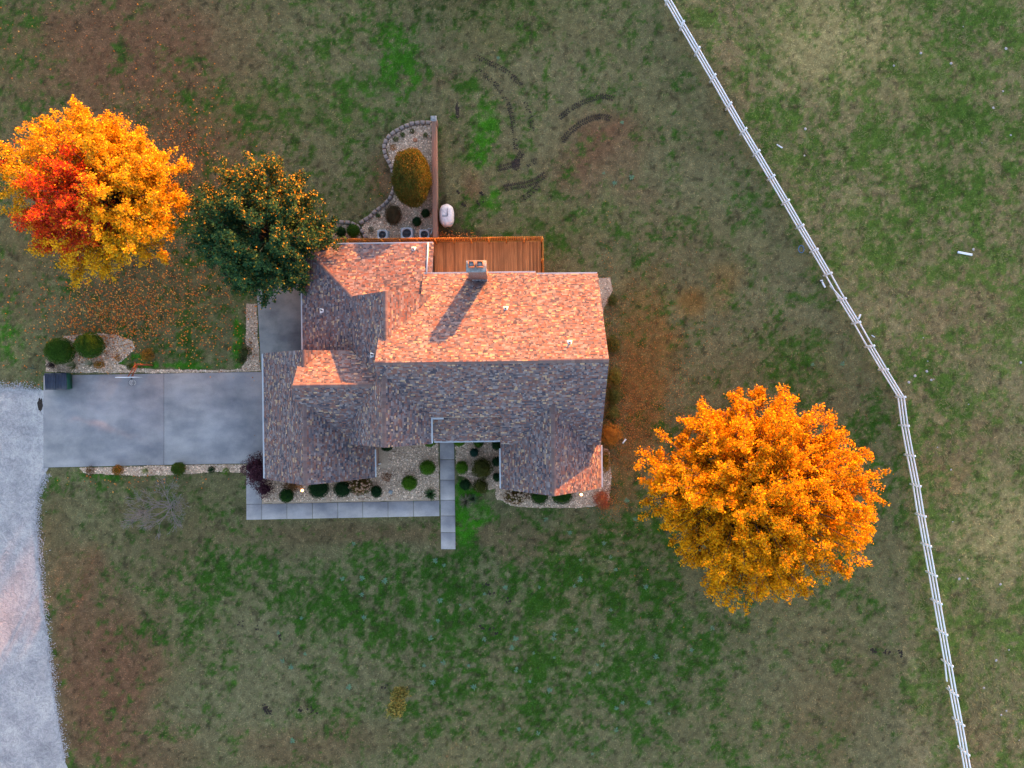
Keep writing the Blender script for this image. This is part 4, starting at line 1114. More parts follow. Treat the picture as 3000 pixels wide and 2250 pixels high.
def tree(name, label, base, center, radii, nbr, leaves, size, colfn, trunk_r, zmin, seed, spread=.42, flat=1.0, lobes=None, inner=.35):
    rng = random.Random(seed); nr = np.random.default_rng(seed)
    root = empty(name, (base[0], base[1], 0), label, 'tree', 'large trees in the yard')
    C = Vector(center); crotch = Vector((base[0], base[1], max(1.6, zmin * .75)))
    mb = MB()
    mb.tube((base[0], base[1], -.1), (base[0], base[1], .35), trunk_r * 1.45, trunk_r * 1.05, 12, cap=False)
    mb.tube((base[0], base[1], .35), crotch, trunk_r * 1.05, trunk_r * .9, 12, cap=False)
    lead = Vector((C.x, C.y, C.z + radii[2] * .55)); branch_mesh(mb, crotch, lead, trunk_r * .85, .05, .03, rng, 8, 6)
    cs = []; ns = []; cc = []; tips = []
    ga = math.pi * (3 - math.sqrt(5))
    for i in range(nbr):
        # directions over the dome and a little below its rim
        h = -.42 + 1.40 * (i + .5) / nbr + rng.uniform(-.05, .05); h = max(-.5, min(.99, h))
        g = i * ga + rng.uniform(-.25, .25)
        r_ = math.sqrt(max(0, 1 - h * h))
        d = Vector((r_ * math.cos(g), r_ * math.sin(g), h))
        k = rng.uniform(.74, 1.10)
        if lobes:
            for (lg, lw, la) in lobes:
                dg = (g - lg + math.pi) % (2 * math.pi) - math.pi
                k *= 1 + la * math.exp(-(dg / lw) ** 2) * r_
        tip = C + Vector((d.x * radii[0] * k, d.y * radii[1] * k, d.z * radii[2] * k))
        if tip.z < zmin: tip.z = zmin + rng.uniform(0, .5)
        s_ = C.lerp(crotch, rng.uniform(.35, .95)) + Vector((rng.uniform(-.3, .3), rng.uniform(-.3, .3), rng.uniform(-.2, .3)))
        br = trunk_r * rng.uniform(.16, .3)
        branch_mesh(mb, s_, tip, br, .015, .05, rng, 5, 4)
        # leafy twigs fanning out along the outer part of the branch
        m = int(leaves / nbr * rng.uniform(.6, 1.4))
        bd = np.array(tip) - np.array(s_); bl_ = np.linalg.norm(bd); bdn = bd / bl_
        nsub = 8
        st = nr.uniform(inner, 1.0, nsub) ** .7; st[0] = 1.0
        sd_ = bdn[None] * .75 + nr.normal(size=(nsub, 3)) * np.array([.62, .62, .38]) + np.array([0, 0, .22]); sd_ /= np.linalg.norm(sd_, axis=1, keepdims=True)
        sl_ = nr.uniform(.55, 1.25, nsub) * spread * 2.4
        pick = nr.integers(0, nsub, m); tw = nr.random(m) ** .75
        p = np.array(s_)[None] + bd[None] * st[pick][:, None] * .93 + sd_[pick] * (sl_[pick] * tw)[:, None]
        p += nr.normal(size=(m, 3)) * (spread * (.50 - .22 * tw))[:, None] * np.array([1, 1, .8])
        for q_ in range(nsub):
            a_ = Vector(np.array(s_) + bd * st[q_] * .93); mb.tube(a_, a_ + Vector(sd_[q_] * sl_[q_]), .012, .004, 3, cap=False)
        p[:, 2] = np.maximum(p[:, 2], zmin * .6 + nr.random(m) * .5)
        cs.append(p)
        outd = p - np.array([C.x, C.y, C.z - radii[2] * .4])
        outd /= np.linalg.norm(outd, axis=1, keepdims=True)
        ns.append(outd * .55 + nr.normal(size=(m, 3)) * .75 + np.array([0, 0, .25]))
        cc.append(colfn(p, np.full(m, rng.random()), nr, g, h))
    cs = np.concatenate(cs); ns = np.concatenate(ns); cc = np.concatenate(cc)
    v, f = quads(cs, ns, nr.uniform(.7, 1.3, len(cs)) * size, .7, nr)
    mb.obj('trunk', M['bark'], root, smooth=True)
    obj('crown', new_mesh('crown', v, f, M['leaf'], False, cc), root)
    return root

def mixc(nr, n, pal, w_):
    pal = np.array(pal); w_ = np.array(w_) / sum(w_)
    return pal[nr.choice(len(pal), n, p=w_)] * nr.uniform(.8, 1.2, (n, 1))
GOLD = [(.66, .335, .010), (.70, .39, .015), (.62, .27, .008), (.50, .28, .02), (.30, .22, .03)]
# west maple: gold with a red flank
tc1 = P(278, 556, 6.2)
def col1(p, br, nr, g, h):
    n = len(p)
    c = mixc(nr, n, GOLD, [3, 3, 2, 1.5, .8])
    red = mixc(nr, n, [(.60, .06, .012), (.50, .035, .02), (.62, .11, .012), (.35, .03, .03)], [3, 2, 3, 1])
    rx = p[:, 0] - tc1.x; ry = p[:, 1] - tc1.y
    k = np.exp(-(((rx + .9) / 2.1) ** 2 + ((ry + 1.6) / 2.2) ** 2)) + .8 * np.exp(-(((rx + 2.6) / 1.9) ** 2 + ((ry + 2.8) / 1.3) ** 2)) + .6 * np.exp(-(((rx + .4) / .9) ** 2 + ((ry - 1.2) / 1.5) ** 2)) + .4 * np.exp(-(((rx + 5.6) / .9) ** 2 + ((ry - 2.5) / 1.6) ** 2))
    k = k * 1.35 + (br - .5) * .8 * (k > .10)
    m = nr.random(n) < np.clip(k * 1.5 - .15, 0, .95)
    c[m] = red[m]
    return c
tree('gold_maple', 'gold maple with a red flank standing alone at the west edge of the lawn', (tc1.x + .5, tc1.y - .2), (tc1.x, tc1.y, 6.0), (6.0, 5.8, 4.5), 185, 115000, .16, col1, .30, 2.0, 21,
     lobes=[(2.4, .5, .06), (.1, .35, .08), (-.75, .35, .20), (-1.35, .25, -.06), (-2.05, .4, .14), (3.0, .35, .12), (.9, .35, -.06)])
tc2 = P(757, 670, 5.0)
def col2(p, br, nr, g, h):
    n = len(p)
    c = mixc(nr, n, [(.030, .080, .032), (.045, .095, .03), (.024, .062, .03), (.08, .11, .03)], [4, 3, 3, 1.2])
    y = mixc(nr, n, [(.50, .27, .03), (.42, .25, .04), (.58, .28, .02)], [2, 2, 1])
    k = .03 + .20 * np.clip((p[:, 1] - tc2.y + .5) / 4.0, 0, 1) + .08 * np.clip((p[:, 0] - tc2.x) / 4.0, 0, 1)   # more yellow leaves north and east paint in the low sun's gold
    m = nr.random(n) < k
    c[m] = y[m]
    return c
tree('green_maple', 'dark green maple with low sun painted yellow on its north side beside the roof corner', (tc2.x + .3, tc2.y - .3), (tc2.x, tc2.y, 5.0), (4.9, 4.9, 3.9), 140, 82000, .18, col2, .28, 1.8, 22,
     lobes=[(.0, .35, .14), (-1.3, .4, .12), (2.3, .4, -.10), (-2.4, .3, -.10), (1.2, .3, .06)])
tc3 = P(2222, 1452, 6.2)
def col3(p, br, nr, g, h):
    n = len(p)
    return mixc(nr, n, [(.64, .285, .006), (.60, .235, .005), (.66, .33, .010), (.44, .21, .015), (.28, .165, .025)], [4, 3, 2.2, 1, .5])
tree('orange_maple', 'broad orange maple between the house and the white fence', (tc3.x - .2, tc3.y + .1), (tc3.x, tc3.y, 6.0), (8.2, 7.5, 5.2), 300, 205000, .165, col3, .36, 1.8, 23,
     lobes=[(2.8, .35, .09), (-.45, .45, .13), (-1.75, .4, .10), (2.1, .25, -.06), (.8, .35, -.05), (-1.15, .2, -.05), (-2.6, .4, -.14), (1.5, .3, .07)], inner=.22)

tcn = P(1345, -105, 0)  # unseen tree added for the shade it drops on the lawn edge
def coln(p, br, nr, g, h):
    return mixc(nr, len(p), [(.02, .05, .02), (.03, .06, .02), (.02, .04, .018)], [1, 1, 1])
tree('shade_tree', 'dark evergreen tree added out of view to shade the north edge of the back lawn', (tcn.x, tcn.y), (tcn.x, tcn.y, 3.6), (3.1, 3.0, 3.0), 60, 26000, .2, coln, .2, .8, 24)

# sapling
q = P(1181, 2012)
rng = np.random.default_rng(5)
sp_ = empty('sapling', (q.x, q.y, 0), 'slim yellow green sapling alone in the front lawn', 'sapling')
mb = MB(); mb.tube((q.x, q.y, -.05), (q.x - .1, q.y - .25, 4.2), .04, .01, 6)
for i in range(16):
    g = i * 2.4; z = .7 + i * .2; f_ = z / 4.2; mb.tube((q.x - .1 * f_, q.y - .25 * f_, z), (q.x - .1 * f_ + .42 * math.cos(g), q.y - .25 * f_ + .42 * math.sin(g), z + .5), .012, .005, 4)
mb.obj('trunk', M['bark'], sp_)
n = 2600; h = rng.beta(1.6, 1.3, n) * 4.0 + .5; f_ = h / 4.2
k_ = rng.integers(0, 40, n); kg = rng.uniform(0, 6.28, 40); kh = rng.uniform(.7, 4.3, 40); kr = .55 * np.sqrt(np.clip(1 - ((kh - 2.5) / 2.4) ** 2, .08, 1)) * rng.uniform(.4, 1, 40)
c = np.stack([q.x - .1 * kh[k_] / 4.2 + kr[k_] * np.cos(kg[k_]), q.y - .25 * kh[k_] / 4.2 + kr[k_] * np.sin(kg[k_]), kh[k_]], 1) + rng.normal(size=(n, 3)) * np.array([.15, .15, .2])
v, f = quads(c, rng.normal(size=(n, 3)) + [0, 0, .6], rng.uniform(.10, .20, n), .7, rng)
obj('crown', new_mesh('crown', v, f, M['leaf'], False, mixc(rng, n, [(.22, .20, .05), (.17, .16, .045), (.27, .19, .05), (.10, .11, .035)], [3, 2, 2, 2])), sp_)

# bare twiggy shrub
q = P(500, 1485)
bare = empty('bare_shrub', (q.x, q.y, 0), 'leafless grey twiggy shrub on the lawn south of the driveway', 'shrub')
rb = random.Random(9)
def grow(mb, a, d, L, r, depth):
    b = a + d * L; r = max(r, .012)
    if depth < 2: mb.tube(a, b, r, r * .65, 5, cap=False)
    else:  # three sided twig
        mb.tube(a, b, r, r * .5, 3, cap=False)
    if depth >= 5: return
    for k in range(rb.choice([2, 3, 3]) if depth else 3):
        nd = (d + Vector((rb.uniform(-1, 1), rb.uniform(-1, 1), rb.uniform(-.35, .55))) * .62).normalized()
        grow(mb, a.lerp(b, rb.uniform(.55, 1)), nd, L * rb.uniform(.62, .85), r * .68, depth + 1)
mb = MB()
for k in range(8):
    g = k * .8 + rb.uniform(-.3, .3); grow(mb, Vector((q.x, q.y, -.03)), Vector((math.cos(g) * .75, math.sin(g) * .75, .8)).normalized(), rb.uniform(1.05, 1.4), .05, 0)
mb.obj('branches', M['twig'], bare)

# ------------------------------------------------------------------ shrubs
GREEN = [(.035, .085, .012), (.05, .115, .015), (.025, .06, .012), (.07, .13, .02)]
BRIGHT = [(.06, .15, .012), (.09, .20, .015), (.04, .10, .012), (.11, .20, .02)]
DARK = [(.015, .042, .016), (.02, .055, .018), (.012, .03, .014), (.03, .065, .02)]
OLIVE = [(.06, .07, .015), (.08, .085, .02), (.045, .05, .015), (.10, .085, .02)]
BROWN = [(.15, .075, .03), (.11, .055, .025), (.20, .11, .045), (.08, .05, .03)]
PURPLE = [(.055, .022, .035), (.075, .03, .042), (.035, .016, .024), (.10, .045, .055)]
ORANGE = [(.36, .14, .02), (.26, .12, .03), (.12, .10, .02), (.42, .17, .02)]
RED = [(.42, .10, .05), (.32, .07, .04), (.46, .16, .06), (.22, .07, .04)]
TEAL = [(.02, .06, .045), (.03, .08, .06), (.015, .04, .03)]
YEW = [(.080, .085, .015), (.055, .07, .013), (.12, .085, .018), (.04, .06, .013), (.16, .085, .02)]
def shrub(px, py, rx, h, pal, label, ry=None, size=.06, dens=1.0, name='shrub', core=.8, rough=.08, zc=None, group=None, flat=False):
    """rx, ry in metres; px,py of the middle of the visible ball"""
    ry = ry or rx
    zc_ = h * .5 if zc is None else zc
    q = P(px, py, zc_)
    seed = int(px * 7 + py * 13) % 99991
    nr = np.random.default_rng(seed)
    root = empty(name, (q.x, q.y, 0), label, 'shrub', group)
    rz = h / 2
    n = int(dens * 4200 * max(.25, rx * ry * 1.3 + rz * .5) / max(1, (size / .06) ** 1.6))
    d = nr.normal(size=(n, 3)); d /= np.linalg.norm(d, axis=1, keepdims=True)
    d[:, 2] = np.where(d[:, 2] < -.75, -d[:, 2], d[:, 2])
    bumpy = np.array([mnoise.noise(Vector(x * 2.6) + Vector((seed % 97, 0, 0))) for x in d[:]]) if n < 40000 else 0
    rad = (1 + rough * 2.2 * bumpy) * (1 - np.abs(nr.normal(size=n)) * .10 + nr.normal(size=n) * .025)
    p = d * rad[:, None] * np.array([rx, ry, rz]) + np.array([q.x, q.y, rz + .03])
    p[:, 2] = np.maximum(p[:, 2], .03)
    nn = d * .8 + nr.normal(size=(n, 3)) * .6
    v, f = quads(p, nn, nr.uniform(.7, 1.35, n) * size, .6, nr)
    col = mixc(nr, n, pal, [3, 3, 2] + ([1.2] * (len(pal) - 3)))
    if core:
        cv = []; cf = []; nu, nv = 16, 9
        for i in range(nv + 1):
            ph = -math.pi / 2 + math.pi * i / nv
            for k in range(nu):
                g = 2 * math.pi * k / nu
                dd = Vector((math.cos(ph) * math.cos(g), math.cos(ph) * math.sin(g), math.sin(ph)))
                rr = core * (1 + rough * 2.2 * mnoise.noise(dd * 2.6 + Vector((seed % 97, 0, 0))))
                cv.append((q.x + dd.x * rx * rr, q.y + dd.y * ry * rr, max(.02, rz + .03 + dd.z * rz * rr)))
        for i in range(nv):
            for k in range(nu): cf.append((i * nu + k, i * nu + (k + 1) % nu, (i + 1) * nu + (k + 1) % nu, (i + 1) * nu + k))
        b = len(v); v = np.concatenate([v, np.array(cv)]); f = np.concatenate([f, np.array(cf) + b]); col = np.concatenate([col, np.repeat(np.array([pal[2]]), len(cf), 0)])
    obj('foliage', new_mesh('foliage', v, f, M['shrub'], False, col), root)
    mb = MB(); mb.tube((q.x, q.y, -.05), (q.x, q.y, rz), .04 + rx * .03, .02, 6, cap=False); mb.obj('stem', M['bark'], root)
    return root
def clump(px, py, r, h, nbl, pal, label, name='grass_clump', wd=.03, stiff=False):
    """arching strap leaves from one root (yucca, fountain grass)"""
    q = P(px, py, h * .4); seed = int(px * 3 + py * 5); rg = random.Random(seed)
    root = empty(name, (q.x, q.y, 0), label, 'plant')
    V = []; F = []; C = []
    for i in range(nbl):
        g = rg.uniform(0, 6.283); rr = r * rg.uniform(.55, 1.05); hh = h * rg.uniform(.6, 1.1); w_ = wd * rg.uniform(.7, 1.2)
        d = Vector((math.cos(g), math.sin(g), 0)); e = Vector((-d.y, d.x, 0)); b = len(V)
        c = rg.choice(pal); k = rg.uniform(.75, 1.25)
        ts = (0, .4, .75, 1)
        for t in ts:
            z = hh * (t if stiff else math.sin(t * 2.4) / .95); ww = w_ * (1 - t * .85)
            p = Vector((q.x, q.y, .02)) + d * (rr * t) + Vector((0, 0, max(0, z)))
            V += [p - e * ww, p + e * ww]
        for s_ in range(3): F.append((b + s_ * 2, b + s_ * 2 + 1, b + s_ * 2 + 3, b + s_ * 2 + 2)); C.append([x * k for x in c])
    obj('blades', new_mesh('blades', [tuple(p) for p in V], F, M['shrub'], False, np.array(C)), root)
    mb = MB(); mb.lathe([(.09, 0), (.07, .06), (.0, .08)], (q.x, q.y, 0), 8); mb.obj('root_crown', M['bark'], root)
    return root
def hydrangea(px, py, rx, ry, h, label, headc, nh, leafpal):
    root = shrub(px, py, rx, h, leafpal, label, ry, .07, .8, 'hydrangea', .7, .12)
    q = P(px, py, h * .5); rg = random.Random(int(px)); meshes = []
    for k in range(3):
        mb = MB(); vs = []; n = 8
        mb.lathe([(.0, -.06), (.065, -.04), (.085, .0), (.07, .045), (.03, .075), (0, .08)], (0, 0, 0), 8, 0, headc)
        mb.v = [tuple(c * (1 + .16 * mnoise.noise(Vector(v) * 22 + Vector((k, 0, 0)))) for c in v) for v in mb.v]
        me = new_mesh('flower_head', mb.v, mb.f, M['stone'], True, np.array([[c * f_ for c in headc] for f_ in [rg.uniform(.8, 1.2) for _ in mb.f]]))
        meshes.append(me)
    for i in range(nh):
        g = rg.uniform(0, 6.28); r_ = math.sqrt(rg.random()) * .93
        z = h * (.5 + .5 * math.sqrt(max(0, 1 - r_ * r_))) + .04
        o = obj('flower_head', meshes[i % 3], root, (q.x + rx * r_ * math.cos(g), q.y + ry * r_ * math.sin(g), z), (rg.uniform(-.4, .4), rg.uniform(-.4, .4), rg.uniform(0, 6)))
        s_ = rg.uniform(.8, 1.35); o.scale = (s_, s_, s_)
    return root
# north bed
shrub(1207, 523, 1.50, 4.7, YEW, 'tall clipped oval evergreen filling the north bed', 2.25, .09, 2.6, 'evergreen', .88, .05, zc=2.2)
shrub(1152, 630, .72, 1.3, [(.075, .055, .03), (.06, .05, .025), (.09, .06, .035), (.05, .05, .02)], 'brownish rounded shrub next to the clipped evergreen', .85, .05, 1.2, rough=.1)
shrub(1247, 625, .36, .75, DARK, 'small dark ball shrub touching the foot of the tall evergreen', size=.05, dens=1.4)
shrub(1221, 650, .38, .75, DARK, 'small dark ball shrub in the chips between evergreen and condensers', size=.05, dens=1.4)
shrub(1035, 676, .54, 1.05, GREEN, 'larger green ball shrub of the pair by the picket screen', size=.055, dens=1.4)
shrub(999, 680, .42, .9, DARK, 'smaller dark ball shrub of the pair by the picket screen', size=.055, dens=1.4)
for x, y, r_, pal, lb in ((1208, 385, .22, OLIVE, 'tiny olive tuft among chips in the north bed tip'), (1160, 408, .25, GREEN, 'low green tuft by the curve of blocks'), (1152, 432, .26, ORANGE, 'orange tinged tuft by the curve of blocks'),
                      (1180, 395, .2, GREEN, 'pale green weed patch near the olive tuft'), (1246, 396, .2, GREEN, 'thin green weed near the garden wall end'), (1108, 632, .2, GREEN, 'small weed by the lower block row'), (1087, 672, .22, TEAL, 'bluish weed between edging and condensers')):
    shrub(x, y, r_, .22, pal, lb, size=.05, dens=.35, name='small_plant', core=0, rough=.3)
mb = MB(); q = P(1216, 411); mb.lathe([(.0, .0), (.17, .0), (.19, .05), (.12, .07), (.0, .065)], (q.x, q.y, .01), 9); tag(mb.obj('flat_stone', M['flue']), 'flat red stone lying in the north bed chips', 'stone')
# driveway north bed
shrub(176, 1028, 1.15, 2.0, GREEN, 'big round green shrub behind the green bin', 1.08, .06, 1.3, rough=.06)
shrub(264, 1012, 1.12, 2.0, GREEN, 'big round green shrub between its twin and the chip mound', 1.05, .06, 1.3, rough=.06)
shrub(433, 1040, .52, .7, ORANGE, 'orange brown low shrub beside the hoop pole', .5, .06, .8, rough=.2, core=.5)
shrub(291, 1068, .45, .5, ORANGE, 'orange leaved low plant below the chip mound', .3, .06, .7, rough=.2, core=.4)
shrub(383, 1075, .3, .5, OLIVE, 'olive low plant just behind the backboard', .26, .06, .6, rough=.2, core=.4)
shrub(152, 1070, .36, .6, [(.06, .04, .035), (.09, .06, .05), (.04, .03, .028)], 'dark withered shrub tucked behind the green bin', .3, .05, .8, rough=.2, core=.5)
shrub(345, 1050, .25, .3, ORANGE, 'tiny orange plant in the green weeds of the drive bed', size=.05, dens=.4, core=0, rough=.2)
clump(215, 1072, .55, .6, 46, [(.10, .12, .04), (.16, .17, .07), (.20, .19, .10)], 'spiky yucca below the first round shrub', 'yucca', .035, True)
clump(265, 1066, .5, .55, 40, [(.20, .20, .12), (.26, .24, .14), (.14, .15, .07)], 'pale spiky yucca below the second round shrub', 'yucca', .035, True)
clump(97, 1080, .45, .4, 30, [(.10, .14, .10), (.14, .16, .09)], 'grey green yucca in the lawn west of the bin', 'yucca', .03, True)
shrub(718, 1030, .55, .7, [(.05, .065, .02), (.07, .08, .03), (.04, .05, .02), (.10, .09, .04)], 'ragged olive shrub in the narrow bed beside the pad', .5, .06, .6, rough=.25, core=.5)
shrub(708, 1055, .35, .45, [(.05, .06, .025), (.07, .075, .03), (.04, .045, .02)], 'low ragged plant at the corner of driveway and pad', .3, .06, .5, rough=.25, core=.4)
# driveway south bed
shrub(346, 1377, .46, .7, ORANGE[:2] + OLIVE[:2], 'half orange half green shrub south of the driveway', .42, .055, .9, rough=.15, core=.6)
clump(428, 1378, .42, .45, 44, [(.22, .24, .10), (.28, .28, .12), (.16, .18, .07)], 'pale yellow yucca south of the driveway', 'yucca', .03, True)
shrub(523, 1373, .58, 1.0, GREEN[:2] + OLIVE[:2], 'round green shrub south of the driveway', .55, .055, 1.3)
shrub(620, 1376, .28, .4, DARK, 'small dark plant in the chips south of the driveway', size=.06, dens=.6, core=.4, rough=.25)
shrub(662, 1381, .3, .35, BRIGHT, 'bright green weed in the chips south of the driveway', size=.06, dens=.4, core=0, rough=.3)
shrub(264, 1378, .34, .4, BROWN, 'brown withered plant at the road end of the south bed', size=.06, dens=.5, core=.3, rough=.3)
# purple smoke bush
shrub(755, 1376, 1.05, 2.5, PURPLE, 'dark purple leaved bush at the corner of the garage gable', 1.2, .085, 1.0, 'purple_bush', .62, .34)
shrub(776, 1432, .6, 1.5, PURPLE, 'lower purple bush spreading over the front walk corner', .62, .085, .9, 'purple_bush', .55, .34)
# front bed, left of the walk
shrub(840, 1452, .60, .95, GREEN[:1] + DARK[:3], 'dark green ball shrub left of the lit lamp', .56, .055, 1.4)
shrub(856, 1424, .72, .7, BROWN, 'brown withered perennial behind the lit lamp', .4, .07, .7, core=.5, rough=.2)
shrub(933, 1432, .86, 1.1, DARK, 'dark green mound shrub right of the lit lamp', .78, .05, 1.4)
shrub(1003, 1433, .72, 1.0, DARK, 'dark green mound shrub beside the brown hydrangea', .66, .05, 1.4)
hydrangea(1056, 1422, 1.0, .78, .95, 'brown headed hydrangea below the garage gable', (.25, .15, .095), 42, OLIVE[:2] + BROWN[:2])
shrub(1103, 1440, .46, .8, DARK, 'dark ball shrub right of the brown hydrangea', .5, .05, 1.4)
shrub(1134, 1398, .38, .45, BROWN[:2] + RED[2:], 'rusty red withered plant in the chips', .34, .05, .6, core=0, rough=.25)
shrub(1200, 1415, .64, 1.0, BRIGHT, 'bright green ball shrub in the open chips left of the walk', .62, .055, 1.3)
shrub(1253, 1370, .64, 1.0, BRIGHT, 'bright green ball shrub against the middle of the walk', .62, .055, 1.3)
shrub(1259, 1290, .54, .9, BRIGHT, 'bright green ball shrub under the porch eave left of the walk', .54, .055, 1.3)
shrub(1134, 1308, .5, .8, DARK, 'dark shrub mostly hidden under the middle front gable', .4, .055, 1.0)
clump(1262, 1446, .62, .75, 170, [(.03, .075, .02), (.05, .10, .03), (.02, .05, .02), (.08, .11, .05)], 'dark green fountain grass at the walk junction')
# front bed, right of the walk
shrub(1346, 1290, .52, .9, BRIGHT, 'bright green ball shrub under the porch eave right of the walk', .5, .055, 1.3)
shrub(1402, 1297, .42, .8, GREEN, 'small green shrub under the porch gutter', .42, .055, 1.0, rough=.15)
shrub(1389, 1326, .36, .7, TEAL, 'bluish green small shrub below the porch gutter', .36, .05, 1.1)
shrub(1455, 1302, .42, .9, DARK, 'dark shrub in the corner of porch and south east gable', .5, .055, .9, rough=.15)
shrub(1353, 1370, .50, .9, BRIGHT, 'bright green ball shrub right of the walk', .56, .055, 1.3)
shrub(1412, 1372, .85, 1.1, OLIVE, 'wide olive shrub in the right front bed', .85, .06, 1.1, rough=.15, core=.7)
shrub(1363, 1420, .46, .8, DARK, 'dark green ball shrub near the bright grass triangle', .44, .05, 1.4)
shrub(1408, 1424, .64, .9, OLIVE, 'olive spreading shrub next to the dark ball', .6, .06, 1.1, rough=.15, core=.7)
shrub(1455, 1352, .38, .8, DARK, 'dark small shrub by the west wall of the south east gable', .42, .05, 1.0, rough=.15)
shrub(1456, 1398, .36, .7, DARK, 'dark lower shrub by the south east gable gutter', .36, .05, 1.0, rough=.15)
clump(1365, 1468, .72, .7, 130, [(.10, .095, .05), (.16, .14, .09), (.06, .08, .03), (.20, .17, .11)], 'dry fountain grass clump in the bright grass triangle')
clump(1385, 1460, .55, .6, 80, [(.03, .075, .03), (.05, .09, .04), (.10, .11, .06)], 'greener grass clump leaning behind the dry one')
# south east gable
hydrangea(1513, 1452, 1.02, .66, .9, 'pale dried hydrangea at the corner of the south east gable', (.27, .20, .14), 60, BROWN[:2] + OLIVE[:1] + BROWN[2:3])
shrub(1580, 1452, .72, .95, DARK[:2] + GREEN[:2], 'dark green mound shrub left under the south east gable peak', .72, .05, 1.4)
shrub(1645, 1450, .92, 1.0, DARK[:2] + GREEN[:2], 'wide dark green mound shrub right of the gable peak', .78, .05, 1.4)
shrub(1762, 1462, .6, .8, RED, 'coral red shrub at the outer corner of the south east gable', .62, .06, .9, rough=.28, core=.5)
shrub(1770, 1480, .42, .5, RED[:3] + ORANGE[:1], 'low coral sprig spilling onto the lawn corner', .4, .055, .6, rough=.3, core=.3)
# east side
for x, y, rx, ry, h, pal, lb in ((1789, 1010, .5, .7, .9, OLIVE + ORANGE[:1], 'narrow olive shrub by the upper east wall'), (1794, 1105, .48, .7, 1.0, [(.10, .10, .02), (.16, .11, .02), (.07, .08, .02), (.24, .13, .02)], 'yellowish shrub midway along the east wall'),
     (1790, 1160, .5, .7, 1.0, OLIVE, 'olive shrub midway along the east wall'), (1788, 1207, .46, .6, .9, [(.09, .10, .03), (.12, .11, .03), (.06, .08, .02), (.20, .13, .03)], 'grey green shrub low on the east wall'),
     (1790, 1272, .8, .92, 1.1, ORANGE[:2] + [(.30, .12, .02), (.20, .09, .02)], 'large rusty orange shrub by the east corner'), (1774, 1352, .36, .85, .8, ORANGE[:2] + OLIVE[:2], 'amber shrub strip along the south east gable side'),
     (1786, 880, .35, .45, .4, OLIVE + BROWN[:1], 'small weedy plant by the north east roof corner')):
    shrub(x + (8 if x < 1796 and y < 1240 else 0), y, rx * 1.1, h, [tuple(1.35 * c for c in q_) for q_ in pal], lb, ry, .06, .9, rough=.22, core=.6)

# ------------------------------------------------------------------ small yard things
plank(1145, 1441, -.5, .30, 'grey paver lying in the front bed near the ball shrub', .3, 'paver', hh=.08, mat='cap')['category'] = 'paver'
q = P(1109, 1361, .3); mb = MB(); mb.tube((q.x - .45, q.y - .12, .45), (q.x + .1, q.y + .06, .12), .055, n=8); mb.tube((q.x + .1, q.y + .06, .12), (q.x + .1, q.y + .06, .0), .06, n=8)
tag(mb.obj('drain_pipe', M['gutter']), 'white downspout elbow sticking out of the garage gable', 'pipe')
q = P(1828, 1293); mb = MB(); mb.tube((q.x - .12, q.y - .15, .06), (q.x + .12, q.y + .15, .06), .06, n=10); mb.tube((q.x + .12, q.y + .15, .06), (q.x + .15, q.y + .19, .06), .075, n=10)
tag(mb.obj('drain_outlet', M['white']), 'white pipe end lying in leaves beyond the rusty shrub', 'pipe')
def spot(px, py, aim, label):
    q = P(px, py, .2); r_ = empty('garden_lamp', (q.x, q.y, 0), label, 'lamp')
    mb = MB(); mb.tube((q.x, q.y, -.1), (q.x, q.y, .16), .02, n=8); mb.obj('stake', M['lampbody'], r_)
    d = Vector(aim).normalized(); c = Vector((q.x, q.y, .2))
    mb = MB(); mb.tube(c - d * .09, c + d * .08, .06, .11, 14, cap=False); mb.tube(c - d * .09, c - d * .091, .06, .01, 14); mb.obj('head', M['lampbody'], r_)
    t = d.orthogonal().normalized(); u = d.cross(t); n = 14
    mb = MB(); mb.add([c + d * .085 + t * (.112 * math.cos(2 * math.pi * k / n)) + u * (.112 * math.sin(2 * math.pi * k / n)) for k in range(n)], [tuple(range(n))]); mb.obj('lens', M['lamp'], r_)
    ld = bpy.data.lights.new('lamp_light', 'SPOT'); ld.energy = 7; ld.color = (1, .62, .28); ld.spot_size = 2.4; ld.spot_blend = .8; ld.shadow_soft_size = .05
    lo = bpy.data.objects.new('lamp_light', ld); lo.location = c + d * .12; lo.rotation_euler = (-d).to_track_quat('Z', 'Y').to_euler(); link(lo, r_)
spot(886, 1438, (.1, .5, .85), 'lit garden lamp below the garage gable')
spot(1703, 1450, (-.1, .5, .85), 'lit garden lamp below the south east gable')

# field stones in the pasture
rg = random.Random(77); fst = []
for k in range(3):
    mb = MB(); mb.lathe([(0, -.03), (.8, .0), (1, .22), (.75, .48), (.3, .6), (0, .62)], (0, 0, 0), 8)
    mb.v = [tuple(c * (1 + .3 * mnoise.noise(Vector(v) * 1.7 + Vector((k * 9, 0, 0)))) for c in v) for v in mb.v]
    fst.append(new_mesh('field_stone', mb.v, mb.f, M['fieldstone'], True))
for i in range(34):
    x = rg.uniform(2300, 2990); y = rg.uniform(20, 2200)
    if x < 1990 + min(y, 1160) * .577 + 20 + max(0, y - 1160) * .19: x = min(2985, 2010 + min(y, 1160) * .577 + max(0, y - 1160) * .19 + rg.uniform(30, 150))
    q = P(x, y); o = obj('field_stone', fst[i % 3], None, (q.x, q.y, 0), (0, 0, rg.uniform(0, 6))); k = rg.uniform(.05, .13); o.scale = (k, k, k)
    tag(o, 'small pale field stone lying in the pasture grass', 'stone', 'field stones scattered over the pasture')
